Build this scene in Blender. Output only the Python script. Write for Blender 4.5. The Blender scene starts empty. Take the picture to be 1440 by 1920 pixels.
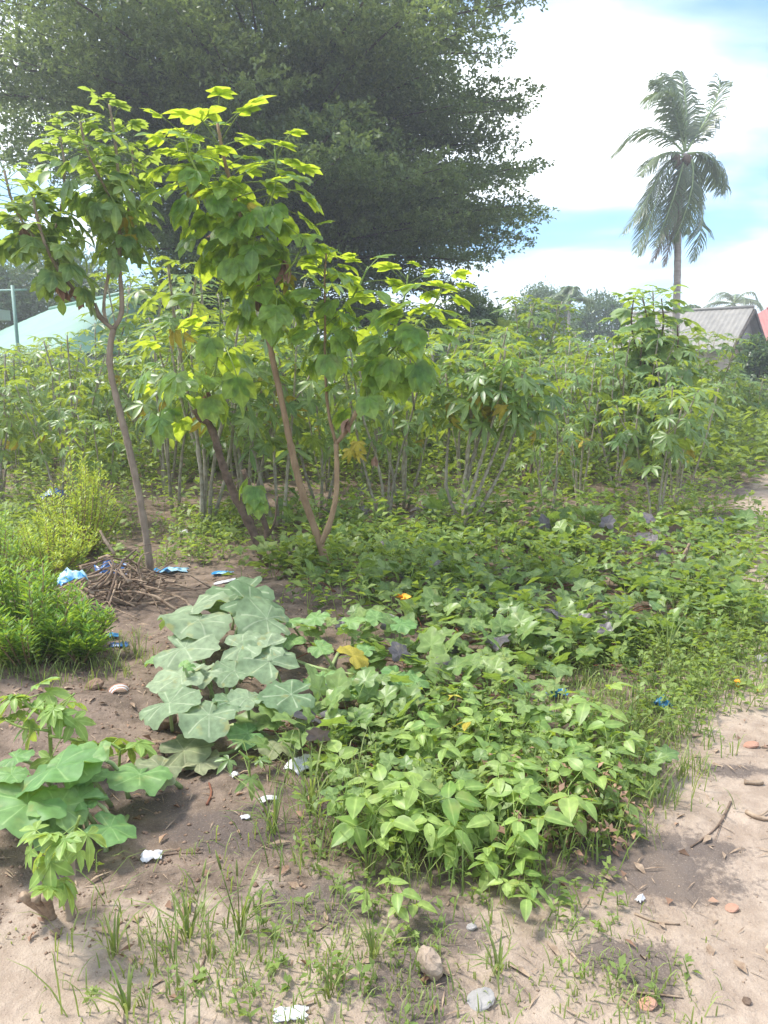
import bpy, math, random
import numpy as np
from mathutils import Vector, Matrix, Euler

random.seed(11)
RNG = np.random.default_rng(11)
R = math.radians
S = bpy.context.scene
COL = S.collection

# ------------------------------------------------------------------ camera, sky, sun, exposure
H, F, PITCH = 1.4, 1400.0, R(10.9)
cam = bpy.data.cameras.new("camera")
cam.sensor_fit = 'VERTICAL'; cam.sensor_height = 24.0; cam.lens = 24.0 * F / 1920
cam.clip_start = 0.05; cam.clip_end = 2000
camo = bpy.data.objects.new("camera", cam)
camo.location = (0, 0, H); camo.rotation_euler = (R(90) - PITCH, 0, 0)
COL.objects.link(camo); S.camera = camo

SUN_EL, SUN_AZ = R(60), R(-74)          # azimuth measured from +Y towards +X
to_sun = Vector((math.cos(SUN_EL) * math.sin(SUN_AZ), math.cos(SUN_EL) * math.cos(SUN_AZ), math.sin(SUN_EL)))

def build_world():
    w = bpy.data.worlds.new("World"); S.world = w; w.use_nodes = True
    nt = w.node_tree; nt.nodes.clear(); N = nt.nodes.new; L = nt.links.new
    out = N('ShaderNodeOutputWorld'); bg = N('ShaderNodeBackground')
    sky = N('ShaderNodeTexSky'); sky.sky_type = 'NISHITA'; sky.sun_disc = False
    sky.sun_elevation = SUN_EL; sky.sun_rotation = SUN_AZ
    sky.air_density = 1.0; sky.dust_density = 0.3; sky.ozone_density = 2.5
    tc = N('ShaderNodeTexCoord')
    sep = N('ShaderNodeSeparateXYZ'); L(tc.outputs['Generated'], sep.inputs[0])
    # project the view direction on a flat cloud deck: p = d.xy / (d.z + 0.12)
    ad = N('ShaderNodeMath'); ad.operation = 'ADD'; ad.inputs[1].default_value = 0.16
    ab = N('ShaderNodeMath'); ab.operation = 'ABSOLUTE'; L(sep.outputs[2], ab.inputs[0]); L(ab.outputs[0], ad.inputs[0])
    dx = N('ShaderNodeMath'); dx.operation = 'DIVIDE'; L(sep.outputs[0], dx.inputs[0]); L(ad.outputs[0], dx.inputs[1])
    dy = N('ShaderNodeMath'); dy.operation = 'DIVIDE'; L(sep.outputs[1], dy.inputs[0]); L(ad.outputs[0], dy.inputs[1])
    cmb = N('ShaderNodeCombineXYZ'); L(dx.outputs[0], cmb.inputs[0]); L(dy.outputs[0], cmb.inputs[1])
    mp = N('ShaderNodeMapping'); mp.inputs['Location'].default_value = (6.1, 0.3, 0); mp.inputs['Scale'].default_value = (0.75, 0.9, 1)
    L(cmb.outputs[0], mp.inputs[0])
    nz = N('ShaderNodeTexNoise'); nz.inputs['Scale'].default_value = 1.1; nz.inputs['Detail'].default_value = 6
    nz.inputs['Roughness'].default_value = 0.52; nz.inputs['Distortion'].default_value = 0.25
    L(mp.outputs[0], nz.inputs[0])
    rp = N('ShaderNodeValToRGB'); rp.color_ramp.elements[0].position = 0.37; rp.color_ramp.elements[1].position = 0.65
    rp.color_ramp.interpolation = 'EASE'
    L(nz.outputs['Fac'], rp.inputs[0])
    sc = N('ShaderNodeMix'); sc.data_type = 'RGBA'; sc.blend_type = 'MULTIPLY'; sc.inputs[0].default_value = 1
    L(sky.outputs[0], sc.inputs['A']); sc.inputs['B'].default_value = (0.34, 0.48, 0.56, 1)
    mx = N('ShaderNodeMix'); mx.data_type = 'RGBA'
    L(rp.outputs[0], mx.inputs[0]); L(sc.outputs['Result'], mx.inputs['A'])
    mx.inputs['B'].default_value = (4.7, 4.9, 5.1, 1)
    L(mx.outputs['Result'], bg.inputs[0]); bg.inputs[1].default_value = 0.15
    L(bg.outputs[0], out.inputs[0])
build_world()

sl = bpy.data.lights.new("sun", 'SUN'); sl.energy = 2.0; sl.angle = R(11); sl.color = (1.0, 0.95, 0.86)
slo = bpy.data.objects.new("sun", sl); COL.objects.link(slo)
slo.rotation_euler = (-to_sun).to_track_quat('-Z', 'Y').to_euler()

vs = S.view_settings
S.display_settings.display_device = 'sRGB'
vs.view_transform = 'Standard'; vs.look = 'None'; vs.gamma = 1; vs.use_curve_mapping = False
vs.exposure = 1.78
S.render.engine = 'CYCLES'
S.cycles.use_denoising = True
S.cycles.max_bounces = 6; S.cycles.diffuse_bounces = 3; S.cycles.glossy_bounces = 2
S.cycles.transmission_bounces = 4; S.cycles.transparent_max_bounces = 4
S.cycles.caustics_reflective = False; S.cycles.caustics_refractive = False

# ------------------------------------------------------------------ picture <-> place
CP, SP = math.cos(PITCH), math.sin(PITCH)
def ray(px, py):
    x = (px - 720) / F; y = (960 - py) / F
    return Vector((x, y * SP + CP, y * CP - SP))
def gp(px, py, z=0.0):
    d = ray(px, py); t = (z - H) / d.z
    return Vector((d.x * t, d.y * t, z))
def at(px, py, Y):
    d = ray(px, py); t = Y / d.y
    return Vector((d.x * t, Y, H + d.z * t))
def proj(x, y, z):
    z = z - H
    f = y * CP - z * SP; u = y * SP + z * CP
    return 720 + F * x / f, 960 - F * u / f

def lattice(n, seed):
    return np.random.default_rng(seed).random((n, n))
_LAT = lattice(256, 5)
def vnoise(x, y, s=1.0):
    x = np.asarray(x, float) * s + 91.3; y = np.asarray(y, float) * s + 57.1
    i = np.floor(x).astype(int); j = np.floor(y).astype(int); u = x - i; v = y - j
    u = u * u * (3 - 2 * u); v = v * v * (3 - 2 * v)
    g = lambda a, b: _LAT[a % 256, b % 256]
    return (g(i, j) * (1 - u) + g(i + 1, j) * u) * (1 - v) + (g(i, j + 1) * (1 - u) + g(i + 1, j + 1) * u) * v - 0.5
def sstep(a, b, x):
    t = np.clip((np.asarray(x, float) - a) / (b - a), 0, 1); return t * t * (3 - 2 * t)
def path_edge(y):
    # world x of the boundary between garden (left) and bare sandy track (right)
    return np.interp(y, [0.5, 1.6, 1.9, 2.2, 2.6, 3.0, 3.5, 4.5, 6.0, 8.0, 12, 20, 60], [0.25, 0.36, 0.5, 0.75, 1.05, 1.2, 1.45, 2.3, 2.8, 3.8, 6.3, 11.5, 34])
def gz(x, y):
    x = np.asarray(x, float); y = np.asarray(y, float)
    g = sstep(0.1, -0.9, x - path_edge(y)) * sstep(1.4, 2.6, y)
    z = 0.05 * g * (0.4 + vnoise(x, y, 0.9)) + 0.045 * vnoise(x, y, 1.7) + 0.028 * g * vnoise(x, y, 5.1) + 0.016 * vnoise(x, y, 9.0) * (0.55 + g)
    z = z + 0.010 * g * vnoise(x, y, 19.0) + 0.006 * (g + .3) * vnoise(x, y, 33.0)
    return z * sstep(60, 25, np.abs(y))
def gzf(x, y): return float(gz(x, y))
def gpt(px, py, dz=0.0):
    p = gp(px, py, 0)
    for _ in range(3): p = gp(px, py, gzf(p.x, p.y) + dz)
    return Vector((p.x, p.y, p.z - dz))

# ------------------------------------------------------------------ materials
def newmat(name):
    m = bpy.data.materials.new(name); m.use_nodes = True
    nt = m.node_tree; nt.nodes.clear()
    return m, nt, nt.nodes.new, nt.links.new
def leafmat(name, dark, light, trans=(0.35, 0.5, 0.05), tf=0.38, rough=0.42, spec=0.4, vein=0.35, mott=0.25, blotch=0.35, nscale=26):
    m, nt, N, L = newmat(name)
    oi = N('ShaderNodeObjectInfo'); at_ = N('ShaderNodeAttribute'); at_.attribute_name = 'var'
    s = N('ShaderNodeMath'); s.operation = 'ADD'; L(oi.outputs['Random'], s.inputs[0]); L(at_.outputs['Fac'], s.inputs[1])
    fr = N('ShaderNodeMath'); fr.operation = 'FRACT'; L(s.outputs[0], fr.inputs[0])
    mx = N('ShaderNodeMix'); mx.data_type = 'RGBA'; L(fr.outputs[0], mx.inputs[0])
    mx.inputs['A'].default_value = (*dark, 1); mx.inputs['B'].default_value = (*light, 1)
    tc = N('ShaderNodeTexCoord'); nz = N('ShaderNodeTexNoise'); nz.inputs['Scale'].default_value = nscale; nz.inputs['Detail'].default_value = 2
    L(tc.outputs['Object'], nz.inputs[0])
    mr = N('ShaderNodeMapRange'); mr.inputs['To Min'].default_value = 1 - mott; mr.inputs['To Max'].default_value = 1 + mott
    mr.inputs['From Min'].default_value = 0.3; mr.inputs['From Max'].default_value = 0.7
    L(nz.outputs['Fac'], mr.inputs[0])
    ml = N('ShaderNodeMix'); ml.data_type = 'RGBA'; ml.blend_type = 'MULTIPLY'; ml.inputs[0].default_value = 1
    L(mx.outputs['Result'], ml.inputs['A']); L(mr.outputs[0], ml.inputs['B'])
    va = N('ShaderNodeAttribute'); va.attribute_name = 'vein'
    vr = N('ShaderNodeMapRange'); vr.inputs['From Min'].default_value = 0.82; vr.inputs['From Max'].default_value = 0.98; vr.inputs['To Max'].default_value = vein
    L(va.outputs['Fac'], vr.inputs[0])
    vx = N('ShaderNodeMix'); vx.data_type = 'RGBA'; L(vr.outputs[0], vx.inputs[0]); L(ml.outputs['Result'], vx.inputs['A'])
    vx.inputs['B'].default_value = (min(1, light[0] * 2 + .08), min(1, light[1] * 1.8 + .08), min(1, light[2] * 2 + .05), 1)
    n2 = N('ShaderNodeTexNoise'); n2.noise_dimensions = '4D'; n2.inputs['Scale'].default_value = nscale * .42; n2.inputs['Detail'].default_value = 3
    wv = N('ShaderNodeMath'); wv.operation = 'MULTIPLY'; wv.inputs[1].default_value = 40; L(fr.outputs[0], wv.inputs[0]); L(wv.outputs[0], n2.inputs['W']); L(tc.outputs['Object'], n2.inputs[0])
    b2 = N('ShaderNodeMapRange'); b2.inputs['From Min'].default_value = 0.60; b2.inputs['From Max'].default_value = 0.72; b2.inputs['To Max'].default_value = blotch; L(n2.outputs['Fac'], b2.inputs[0])
    bx_ = N('ShaderNodeMix'); bx_.data_type = 'RGBA'; L(b2.outputs[0], bx_.inputs[0]); L(vx.outputs['Result'], bx_.inputs['A']); bx_.inputs['B'].default_value = (.34, .29, .09, 1)
    pb = N('ShaderNodeBsdfPrincipled'); L(bx_.outputs['Result'], pb.inputs['Base Color'])
    pb.inputs['Roughness'].default_value = rough; pb.inputs['Specular IOR Level'].default_value = spec
    tr = N('ShaderNodeBsdfTranslucent')
    tm = N('ShaderNodeMix'); tm.data_type = 'RGBA'; tm.blend_type = 'MULTIPLY'; tm.inputs[0].default_value = 1
    L(mr.outputs[0], tm.inputs['B']); tm.inputs['A'].default_value = (*trans, 1)
    L(tm.outputs['Result'], tr.inputs[0])
    ms = N('ShaderNodeMixShader'); ms.inputs[0].default_value = tf
    L(pb.outputs[0], ms.inputs[1]); L(tr.outputs[0], ms.inputs[2])
    o = N('ShaderNodeOutputMaterial'); L(ms.outputs[0], o.inputs[0])
    return m
def solid(name, a, b, scale=8.0, rough=0.8, spec=0.3, bump=0.3, bscale=None, detail=5, stretch=(1, 1, 1), rnd=0.15, dist=0.01):
    m, nt, N, L = newmat(name)
    tc = N('ShaderNodeTexCoord'); mp = N('ShaderNodeMapping'); mp.inputs['Scale'].default_value = stretch
    L(tc.outputs['Object'], mp.inputs[0])
    nz = N('ShaderNodeTexNoise'); nz.inputs['Scale'].default_value = scale; nz.inputs['Detail'].default_value = detail; nz.inputs['Roughness'].default_value = 0.6
    L(mp.outputs[0], nz.inputs[0])
    mr = N('ShaderNodeMapRange'); mr.inputs['From Min'].default_value = 0.32; mr.inputs['From Max'].default_value = 0.68; L(nz.outputs['Fac'], mr.inputs[0])
    mx = N('ShaderNodeMix'); mx.data_type = 'RGBA'; L(mr.outputs[0], mx.inputs[0])
    mx.inputs['A'].default_value = (*a, 1); mx.inputs['B'].default_value = (*b, 1)
    oi = N('ShaderNodeObjectInfo'); rr = N('ShaderNodeMapRange'); rr.inputs['To Min'].default_value = 1 - rnd; rr.inputs['To Max'].default_value = 1 + rnd
    L(oi.outputs['Random'], rr.inputs[0])
    ml = N('ShaderNodeMix'); ml.data_type = 'RGBA'; ml.blend_type = 'MULTIPLY'; ml.inputs[0].default_value = 1
    L(mx.outputs['Result'], ml.inputs['A']); L(rr.outputs[0], ml.inputs['B'])
    pb = N('ShaderNodeBsdfPrincipled'); L(ml.outputs['Result'], pb.inputs['Base Color'])
    pb.inputs['Roughness'].default_value = rough; pb.inputs['Specular IOR Level'].default_value = spec
    if bump:
        n2 = N('ShaderNodeTexNoise'); n2.inputs['Scale'].default_value = bscale or scale * 3; n2.inputs['Detail'].default_value = 4
        L(mp.outputs[0], n2.inputs[0])
        bp = N('ShaderNodeBump'); bp.inputs['Strength'].default_value = bump; bp.inputs['Distance'].default_value = dist
        L(n2.outputs['Fac'], bp.inputs['Height']); L(bp.outputs[0], pb.inputs['Normal'])
    o = N('ShaderNodeOutputMaterial'); L(pb.outputs[0], o.inputs[0])
    return m
def plasticmat(name, a, b, tf=0.3):
    m, nt, N, L = newmat(name)
    tc = N('ShaderNodeTexCoord'); nz = N('ShaderNodeTexNoise'); nz.inputs['Scale'].default_value = 14; nz.inputs['Detail'].default_value = 3
    L(tc.outputs['Object'], nz.inputs[0])
    rp = N('ShaderNodeValToRGB'); rp.color_ramp.elements[0].position = 0.42; rp.color_ramp.elements[1].position = 0.56
    rp.color_ramp.elements[0].color = (*a, 1); rp.color_ramp.elements[1].color = (*b, 1)
    L(nz.outputs['Fac'], rp.inputs[0])
    pb = N('ShaderNodeBsdfPrincipled'); L(rp.outputs[0], pb.inputs['Base Color']); pb.inputs['Roughness'].default_value = 0.35
    tr = N('ShaderNodeBsdfTranslucent'); L(rp.outputs[0], tr.inputs[0])
    ms = N('ShaderNodeMixShader'); ms.inputs[0].default_value = tf; L(pb.outputs[0], ms.inputs[1]); L(tr.outputs[0], ms.inputs[2])
    o = N('ShaderNodeOutputMaterial'); L(ms.outputs[0], o.inputs[0])
    return m
def groundmat():
    m, nt, N, L = newmat('sandy_soil')
    tc = N('ShaderNodeTexCoord')
    def noise(sc, det=5, rough=0.6):
        n = N('ShaderNodeTexNoise'); n.inputs['Scale'].default_value = sc; n.inputs['Detail'].default_value = det; n.inputs['Roughness'].default_value = rough
        L(tc.outputs['Object'], n.inputs[0]); return n
    def attr(nm):
        a = N('ShaderNodeAttribute'); a.attribute_name = nm; return a
    def ramp(src, lo, hi):
        r = N('ShaderNodeMapRange'); r.interpolation_type = 'SMOOTHSTEP'; r.inputs['From Min'].default_value = lo; r.inputs['From Max'].default_value = hi
        L(src, r.inputs[0]); return r.outputs[0]
    def mix(f, a, b, mode='MIX'):
        x = N('ShaderNodeMix'); x.data_type = 'RGBA'; x.blend_type = mode
        if isinstance(f, float): x.inputs[0].default_value = f
        else: L(f, x.inputs[0])
        for v, k in ((a, 'A'), (b, 'B')):
            if isinstance(v, tuple): x.inputs[k].default_value = (*v, 1)
            else: L(v, x.inputs[k])
        return x.outputs['Result']
    def math_(op, a, b):
        q = N('ShaderNodeMath'); q.operation = op
        for v, i in ((a, 0), (b, 1)):
            if isinstance(v, (int, float)): q.inputs[i].default_value = v
            else: L(v, q.inputs[i])
        return q.outputs[0]
    n1, n2, n3, n4 = noise(1.8), noise(9, 6, .65), noise(60, 4, .7), noise(260, 2)
    sand = mix(ramp(n2.outputs['Fac'], .35, .68), (.275, .212, .165), (.385, .308, .245))
    soil = mix(ramp(n2.outputs['Fac'], .32, .66), (.105, .078, .060), (.225, .168, .130))
    k = math_('ADD', attr('sand').outputs['Fac'], math_('MULTIPLY', math_('SUBTRACT', n2.outputs['Fac'], .5), 1.1))
    c = mix(ramp(k, .28, .72), soil, sand)
    ka = math_('ADD', attr('ash').outputs['Fac'], math_('MULTIPLY', math_('SUBTRACT', n2.outputs['Fac'], .5), 1.5))
    ka2 = math_('ADD', ka, math_('MULTIPLY', math_('SUBTRACT', n3.outputs['Fac'], .5), .9))
    c = mix(math_('MULTIPLY', ramp(ka2, .36, .72), .82), c, (.092, .074, .067))
    c = mix(math_('MULTIPLY', ramp(n3.outputs['Fac'], .55, .75), .35), c, (.20, .14, .10))
    c = mix(math_('MULTIPLY', ramp(n4.outputs['Fac'], .60, .72), .30), c, (.62, .52, .42))
    c = mix(math_('MULTIPLY', ramp(n1.outputs['Fac'], .5, .75), .25), c, (.30, .215, .14))
    far = attr('green').outputs['Fac']
    c = mix(far, c, mix(ramp(n2.outputs['Fac'], .35, .65), (.05, .075, .02), (.12, .12, .05)))
    pb = N('ShaderNodeBsdfPrincipled'); L(c, pb.inputs['Base Color']); pb.inputs['Roughness'].default_value = .95; pb.inputs['Specular IOR Level'].default_value = .15
    h = math_('ADD', math_('MULTIPLY', n2.outputs['Fac'], 1.0), math_('ADD', math_('MULTIPLY', n3.outputs['Fac'], .35), math_('MULTIPLY', n4.outputs['Fac'], .08)))
    bp = N('ShaderNodeBump'); bp.inputs['Strength'].default_value = .7; bp.inputs['Distance'].default_value = .03
    L(h, bp.inputs['Height']); L(bp.outputs[0], pb.inputs['Normal'])
    o = N('ShaderNodeOutputMaterial'); L(pb.outputs[0], o.inputs[0])
    return m

M = {}
M['tcas'] = leafmat('tree_cassava_leaf', (.080, .180, .050), (.180, .300, .075), (.62, .74, .05), .50, .38, .45, .45)
M['tcas_pale'] = leafmat('tree_cassava_leaf_pale', (.095, .180, .075), (.190, .290, .110), (.48, .60, .08), .44, .42, .4, .4)
M['cas'] = leafmat('cassava_leaf', (.070, .150, .055), (.175, .265, .085), (.46, .56, .05), .38, .38, .5, .4)
M['cas_far'] = leafmat('cassava_leaf_mass', (.062, .135, .052), (.172, .258, .082), (.44, .54, .05), .36, .42, .4, .3)
M['casy'] = leafmat('young_cassava_leaf', (.14, .26, .06), (.26, .38, .10), (.50, .62, .08), .35, .45, .35, .4)
M['yellow'] = leafmat('old_yellow_leaf', (.36, .28, .04), (.46, .40, .07), (.55, .45, .05), .3, .5, .3, .2)
M['dry'] = leafmat('dry_brown_leaf', (.20, .115, .075), (.42, .27, .19), (.3, .16, .08), .2, .7, .2, .2)
M['pump'] = leafmat('pumpkin_leaf', (.130, .200, .105), (.260, .325, .200), (.34, .48, .08), .24, .72, .22, .40, .20, .6, 5)
M['pumpg'] = leafmat('pumpkin_leaf_green', (.120, .245, .080), (.200, .320, .110), (.36, .54, .06), .28, .52, .35, .35, .16, .5, 4)
M['pumpd'] = leafmat('pumpkin_leaf_dusty', (.185, .215, .115), (.255, .270, .155), (.25, .32, .08), .2, .7, .2, .35, .25, .5, 4)
M['pot'] = leafmat('sweet_potato_leaf', (.105, .182, .055), (.225, .310, .100), (.36, .50, .06), .32, .40, .42, .3)
M['potp'] = leafmat('sweet_potato_purple_leaf', (.075, .070, .075), (.150, .130, .140), (.2, .12, .1), .15, .42, .4, .2)
M['bean'] = leafmat('bean_leaf', (.138, .245, .060), (.285, .390, .105), (.50, .64, .06), .36, .42, .4, .3)
M['weed'] = leafmat('weed_leaf', (.092, .158, .045), (.240, .318, .085), (.42, .54, .06), .36, .48, .35, .2)
M['grass'] = leafmat('grass_blade', (.110, .185, .045), (.260, .300, .110), (.38, .46, .08), .35, .5, .3, .1)
M['shrub'] = leafmat('shrub_leaf', (.120, .260, .040), (.230, .390, .060), (.46, .62, .05), .36, .45, .35, .2)
M['shruby'] = leafmat('lime_shrub_leaf', (.240, .360, .050), (.420, .520, .080), (.62, .70, .06), .40, .45, .35, .2)
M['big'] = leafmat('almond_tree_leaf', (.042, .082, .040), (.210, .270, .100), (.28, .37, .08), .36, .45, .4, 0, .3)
M['mango'] = leafmat('mango_leaf', (.030, .075, .022), (.085, .150, .040), (.20, .30, .04), .22, .4, .45, 0, .3)
M['frond'] = leafmat('palm_leaflet', (.055, .095, .050), (.150, .185, .090), (.24, .32, .08), .28, .38, .5, 0, .2)
M['frondd'] = leafmat('dead_palm_leaflet', (.16, .11, .085), (.25, .19, .14), (.2, .15, .1), .15, .6, .3, 0, .2)
M['banana'] = leafmat('banana_leaf', (.12, .24, .06), (.22, .34, .10), (.4, .5, .08), .35, .4, .4, .3)
M['petg'] = solid('green_leafstalk', (.16, .26, .05), (.26, .32, .08), 10, .5, .3, 0)
M['petp'] = solid('pumpkin_stalk', (.20, .30, .11), (.32, .38, .18), 10, .6, .3, .2)
M['bpale'] = solid('pale_bark', (.20, .155, .115), (.35, .28, .21), 20, .85, .2, .5, 60, stretch=(1, 1, .5))
M['bbrown'] = solid('tan_bark', (.23, .15, .085), (.36, .25, .15), 20, .8, .2, .5, 60, stretch=(1, 1, .5))
M['bdark'] = solid('dark_bark', (.085, .058, .042), (.19, .135, .10), 22, .9, .2, .7, 50)
M['bgrey'] = solid('grey_cassava_bark', (.21, .18, .13), (.42, .38, .31), 26, .85, .2, .5, 70)
M['bbig'] = solid('tree_bark', (.055, .045, .038), (.12, .10, .08), 5, .9, .2, .8, 14)
M['bpalm'] = solid('palm_bark', (.27, .225, .20), (.42, .37, .33), 3, .9, .2, .6, 8, stretch=(1, 1, 4), dist=.03)
M['dead'] = solid('dead_wood', (.16, .105, .07), (.38, .29, .21), 30, .9, .15, .5, 80)
M['reds'] = solid('red_vine_stem', (.14, .05, .03), (.22, .09, .05), 20, .7, .3, 0)
M['clod'] = solid('soil_clod', (.14, .088, .06), (.29, .20, .145), 30, .95, .1, .8, 90)
M['clodsand'] = solid('sand_lump', (.30, .215, .155), (.46, .35, .26), 30, .95, .1, .8, 90)
M['stone'] = solid('tan_stone', (.27, .20, .15), (.45, .36, .28), 14, .85, .25, .7, 40)
M['stoneg'] = solid('grey_stone', (.22, .21, .20), (.33, .31, .30), 14, .85, .25, .6, 40)
M['brick'] = solid('red_clay', (.36, .19, .13), (.44, .26, .19), 14, .85, .25, .4, 40)
M['blue'] = plasticmat('light_blue_plastic', (.03, .30, .62), (.50, .74, .86))
M['dblue'] = plasticmat('dark_blue_plastic', (.010, .05, .20), (.03, .14, .38), .15)
M['teal'] = plasticmat('blue_plastic', (.02, .16, .34), (.06, .30, .50), .2)
M['white'] = plasticmat('white_plastic', (.72, .72, .74), (.82, .82, .84))
M['orange'] = solid('orange_flower', (.75, .30, .02), (.85, .45, .03), 30, .6, .3, 0)
M['greenroof'] = solid('mint_roof_sheet', (.15, .31, .235), (.20, .36, .28), 1.2, .45, .4, .15, 6)
M['greyroof'] = solid('weathered_grey_roof_sheet', (.19, .18, .165), (.28, .26, .235), 2.0, .6, .35, .2, 8, stretch=(1, 1, 1))
M['redroof'] = solid('faded_red_roof_sheet', (.40, .13, .11), (.48, .18, .15), 2.0, .5, .35, .2, 8)
M['wall'] = solid('pink_beige_plaster', (.42, .34, .28), (.54, .45, .38), 2.5, .9, .2, .3, 20)
M['gable'] = solid('shaded_grey_gable', (.20, .19, .19), (.32, .31, .31), 5, .9, .2, .4, 20, stretch=(4, 4, .6))  # shade of the gable turned from the sun is put into this grey
M['wwall'] = solid('white_wall', (.74, .73, .70), (.82, .81, .78), 2.5, .9, .2, .2, 20)
M['shutter'] = solid('green_shutter', (.08, .14, .12), (.12, .19, .16), 8, .6, .3, 0)
M['timber'] = solid('dark_timber', (.05, .04, .035), (.11, .09, .075), 8, .8, .2, .3, 30)
M['mint'] = solid('mint_paint', (.22, .36, .31), (.28, .42, .37), 8, .5, .3, 0)
M['ground'] = groundmat()

# ------------------------------------------------------------------ mesh helpers
class MB:
    def __init__(s): s.v, s.f, s.m, s.a, s.e = [], [], [], [], []
    def add(s, vs_, fs, mat=0, var=0.0, vein=None):
        k = len(s.v); s.v += [tuple(p) for p in vs_]
        s.f += [tuple(i + k for i in f) for f in fs]; s.m += [mat] * len(fs)
        s.a += [var] * len(vs_); s.e += (vein if vein is not None else [0.0] * len(vs_))
    def tube(s, pts, rad, n=6, mat=0, var=0.0):
        pts = [Vector(p) for p in pts]; vs_, fs = [], []
        t0 = (pts[1] - pts[0]).normalized()
        u = t0.orthogonal().normalized()
        for i, p in enumerate(pts):
            t = (pts[min(i + 1, len(pts) - 1)] - pts[max(i - 1, 0)]).normalized()
            u = (u - t * u.dot(t)); u = u.normalized() if u.length > 1e-6 else t.orthogonal().normalized()
            w = t.cross(u); r = rad[i] if isinstance(rad, (list, tuple)) else rad
            for j in range(n):
                a = 2 * math.pi * j / n
                vs_.append(p + (u * math.cos(a) + w * math.sin(a)) * r)
            if i:
                b = (i - 1) * n
                fs += [(b + j, b + (j + 1) % n, b + n + (j + 1) % n, b + n + j) for j in range(n)]
        b = (len(pts) - 1) * n
        fs.append(tuple(range(b, b + n))); fs.append(tuple(reversed(range(n))))
        s.add(vs_, fs, mat, var)
    def box(s, lo, hi, mat=0, mtx=None):
        x0, y0, z0 = lo; x1, y1, z1 = hi
        v = [Vector(p) for p in ((x0, y0, z0), (x1, y0, z0), (x1, y1, z0), (x0, y1, z0), (x0, y0, z1), (x1, y0, z1), (x1, y1, z1), (x0, y1, z1))]
        if mtx: v = [mtx @ p for p in v]
        s.add(v, [(0, 3, 2, 1), (4, 5, 6, 7), (0, 1, 5, 4), (1, 2, 6, 5), (2, 3, 7, 6), (3, 0, 4, 7)], mat)
    def slab(s, poly, thick, mat=0):
        # a polygon given an even thickness downwards
        n = len(poly); p = [Vector(q) for q in poly]; d = Vector((0, 0, -thick))
        s.add(p + [q + d for q in p], [tuple(range(n)), tuple(reversed(range(n, 2 * n)))] + [(i, n + i, n + (i + 1) % n, (i + 1) % n) for i in range(n)], mat)
    def mesh(s, name, mats, smooth=True):
        me = bpy.data.meshes.new(name); me.from_pydata(s.v, [], s.f)
        for q in mats: me.materials.append(q)
        me.polygons.foreach_set('material_index', s.m)
        if smooth: me.polygons.foreach_set('use_smooth', [True] * len(s.f))
        a = me.attributes.new('var', 'FLOAT', 'POINT'); a.data.foreach_set('value', s.a)
        a = me.attributes.new('vein', 'FLOAT', 'POINT'); a.data.foreach_set('value', s.e)
        me.update(); return me
def link(name, me, parent=None, loc=(0, 0, 0), rot=(0, 0, 0), sc=1.0):
    o = bpy.data.objects.new(name, me); COL.objects.link(o)
    o.location = loc; o.rotation_euler = rot; o.scale = (sc, sc, sc) if isinstance(sc, (int, float)) else sc
    if parent: o.parent = parent
    return o
def tag(o, label, cat, group=None, kind=None):
    if label: o['label'] = label
    if cat: o['category'] = cat
    if group: o['group'] = group
    if kind: o['kind'] = kind
    return o
def thing(name, label, cat, loc, rz=0.0, group=None):
    o = bpy.data.objects.new(name, None); COL.objects.link(o); o.empty_display_size = .1
    o.location = loc; o.rotation_euler = (0, 0, rz)
    return tag(o, label, cat, group)
def npmesh(name, V, Q, mats, var=None, mi=None, smooth=True):
    me = bpy.data.meshes.new(name); n, k = len(V), len(Q); w = Q.shape[1]
    me.vertices.add(n); me.vertices.foreach_set('co', np.asarray(V, np.float32).ravel())
    me.loops.add(k * w); me.loops.foreach_set('vertex_index', np.asarray(Q, np.int32).ravel())
    me.polygons.add(k); me.polygons.foreach_set('loop_start', np.arange(0, k * w, w, dtype=np.int32))
    for q in mats: me.materials.append(q)
    if mi is not None: me.polygons.foreach_set('material_index', np.asarray(mi, np.int32))
    if smooth: me.polygons.foreach_set('use_smooth', np.ones(k, bool))
    if var is not None:
        a = me.attributes.new('var', 'FLOAT', 'POINT'); a.data.foreach_set('value', np.asarray(var, np.float32))
    me.update(calc_edges=True); return me
def unit(a): return a / np.maximum(np.linalg.norm(a, axis=-1, keepdims=True), 1e-9)
def leafquads(P, D, Nn, Ln, W, fold=.18, droop=.12):
    D = unit(D); Sd = unit(np.cross(D, Nn)); Nn = np.cross(Sd, D)
    Ln = np.asarray(Ln).reshape(-1, 1) * np.ones((len(P), 1)); W = np.asarray(W).reshape(-1, 1) * np.ones((len(P), 1))
    mid = P + D * Ln * .48 + Nn * W * fold
    V = np.stack([P, mid + Sd * W * .5, P + D * Ln - Nn * Ln * droop, mid - Sd * W * .5], 1).reshape(-1, 3)
    return V, np.arange(len(P) * 4).reshape(-1, 4)
def densify(pts, rads, step):
    out, ro = [], []
    for i in range(len(pts) - 1):
        a, b = Vector(pts[i]), Vector(pts[i + 1]); n = max(1, int((b - a).length / step))
        for j in range(n):
            t = j / n; out.append(a.lerp(b, t)); ro.append(rads[i] * (1 - t) + rads[i + 1] * t)
    out.append(Vector(pts[-1])); ro.append(rads[-1]); return out, ro
def smoothpath(pts, k=2):
    pts = [Vector(p) for p in pts]
    for _ in range(k):
        q = [pts[0]]
        for a, b in zip(pts[:-1], pts[1:]): q += [a.lerp(b, .25), a.lerp(b, .75)]
        q.append(pts[-1]); pts = q
    return pts
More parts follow.
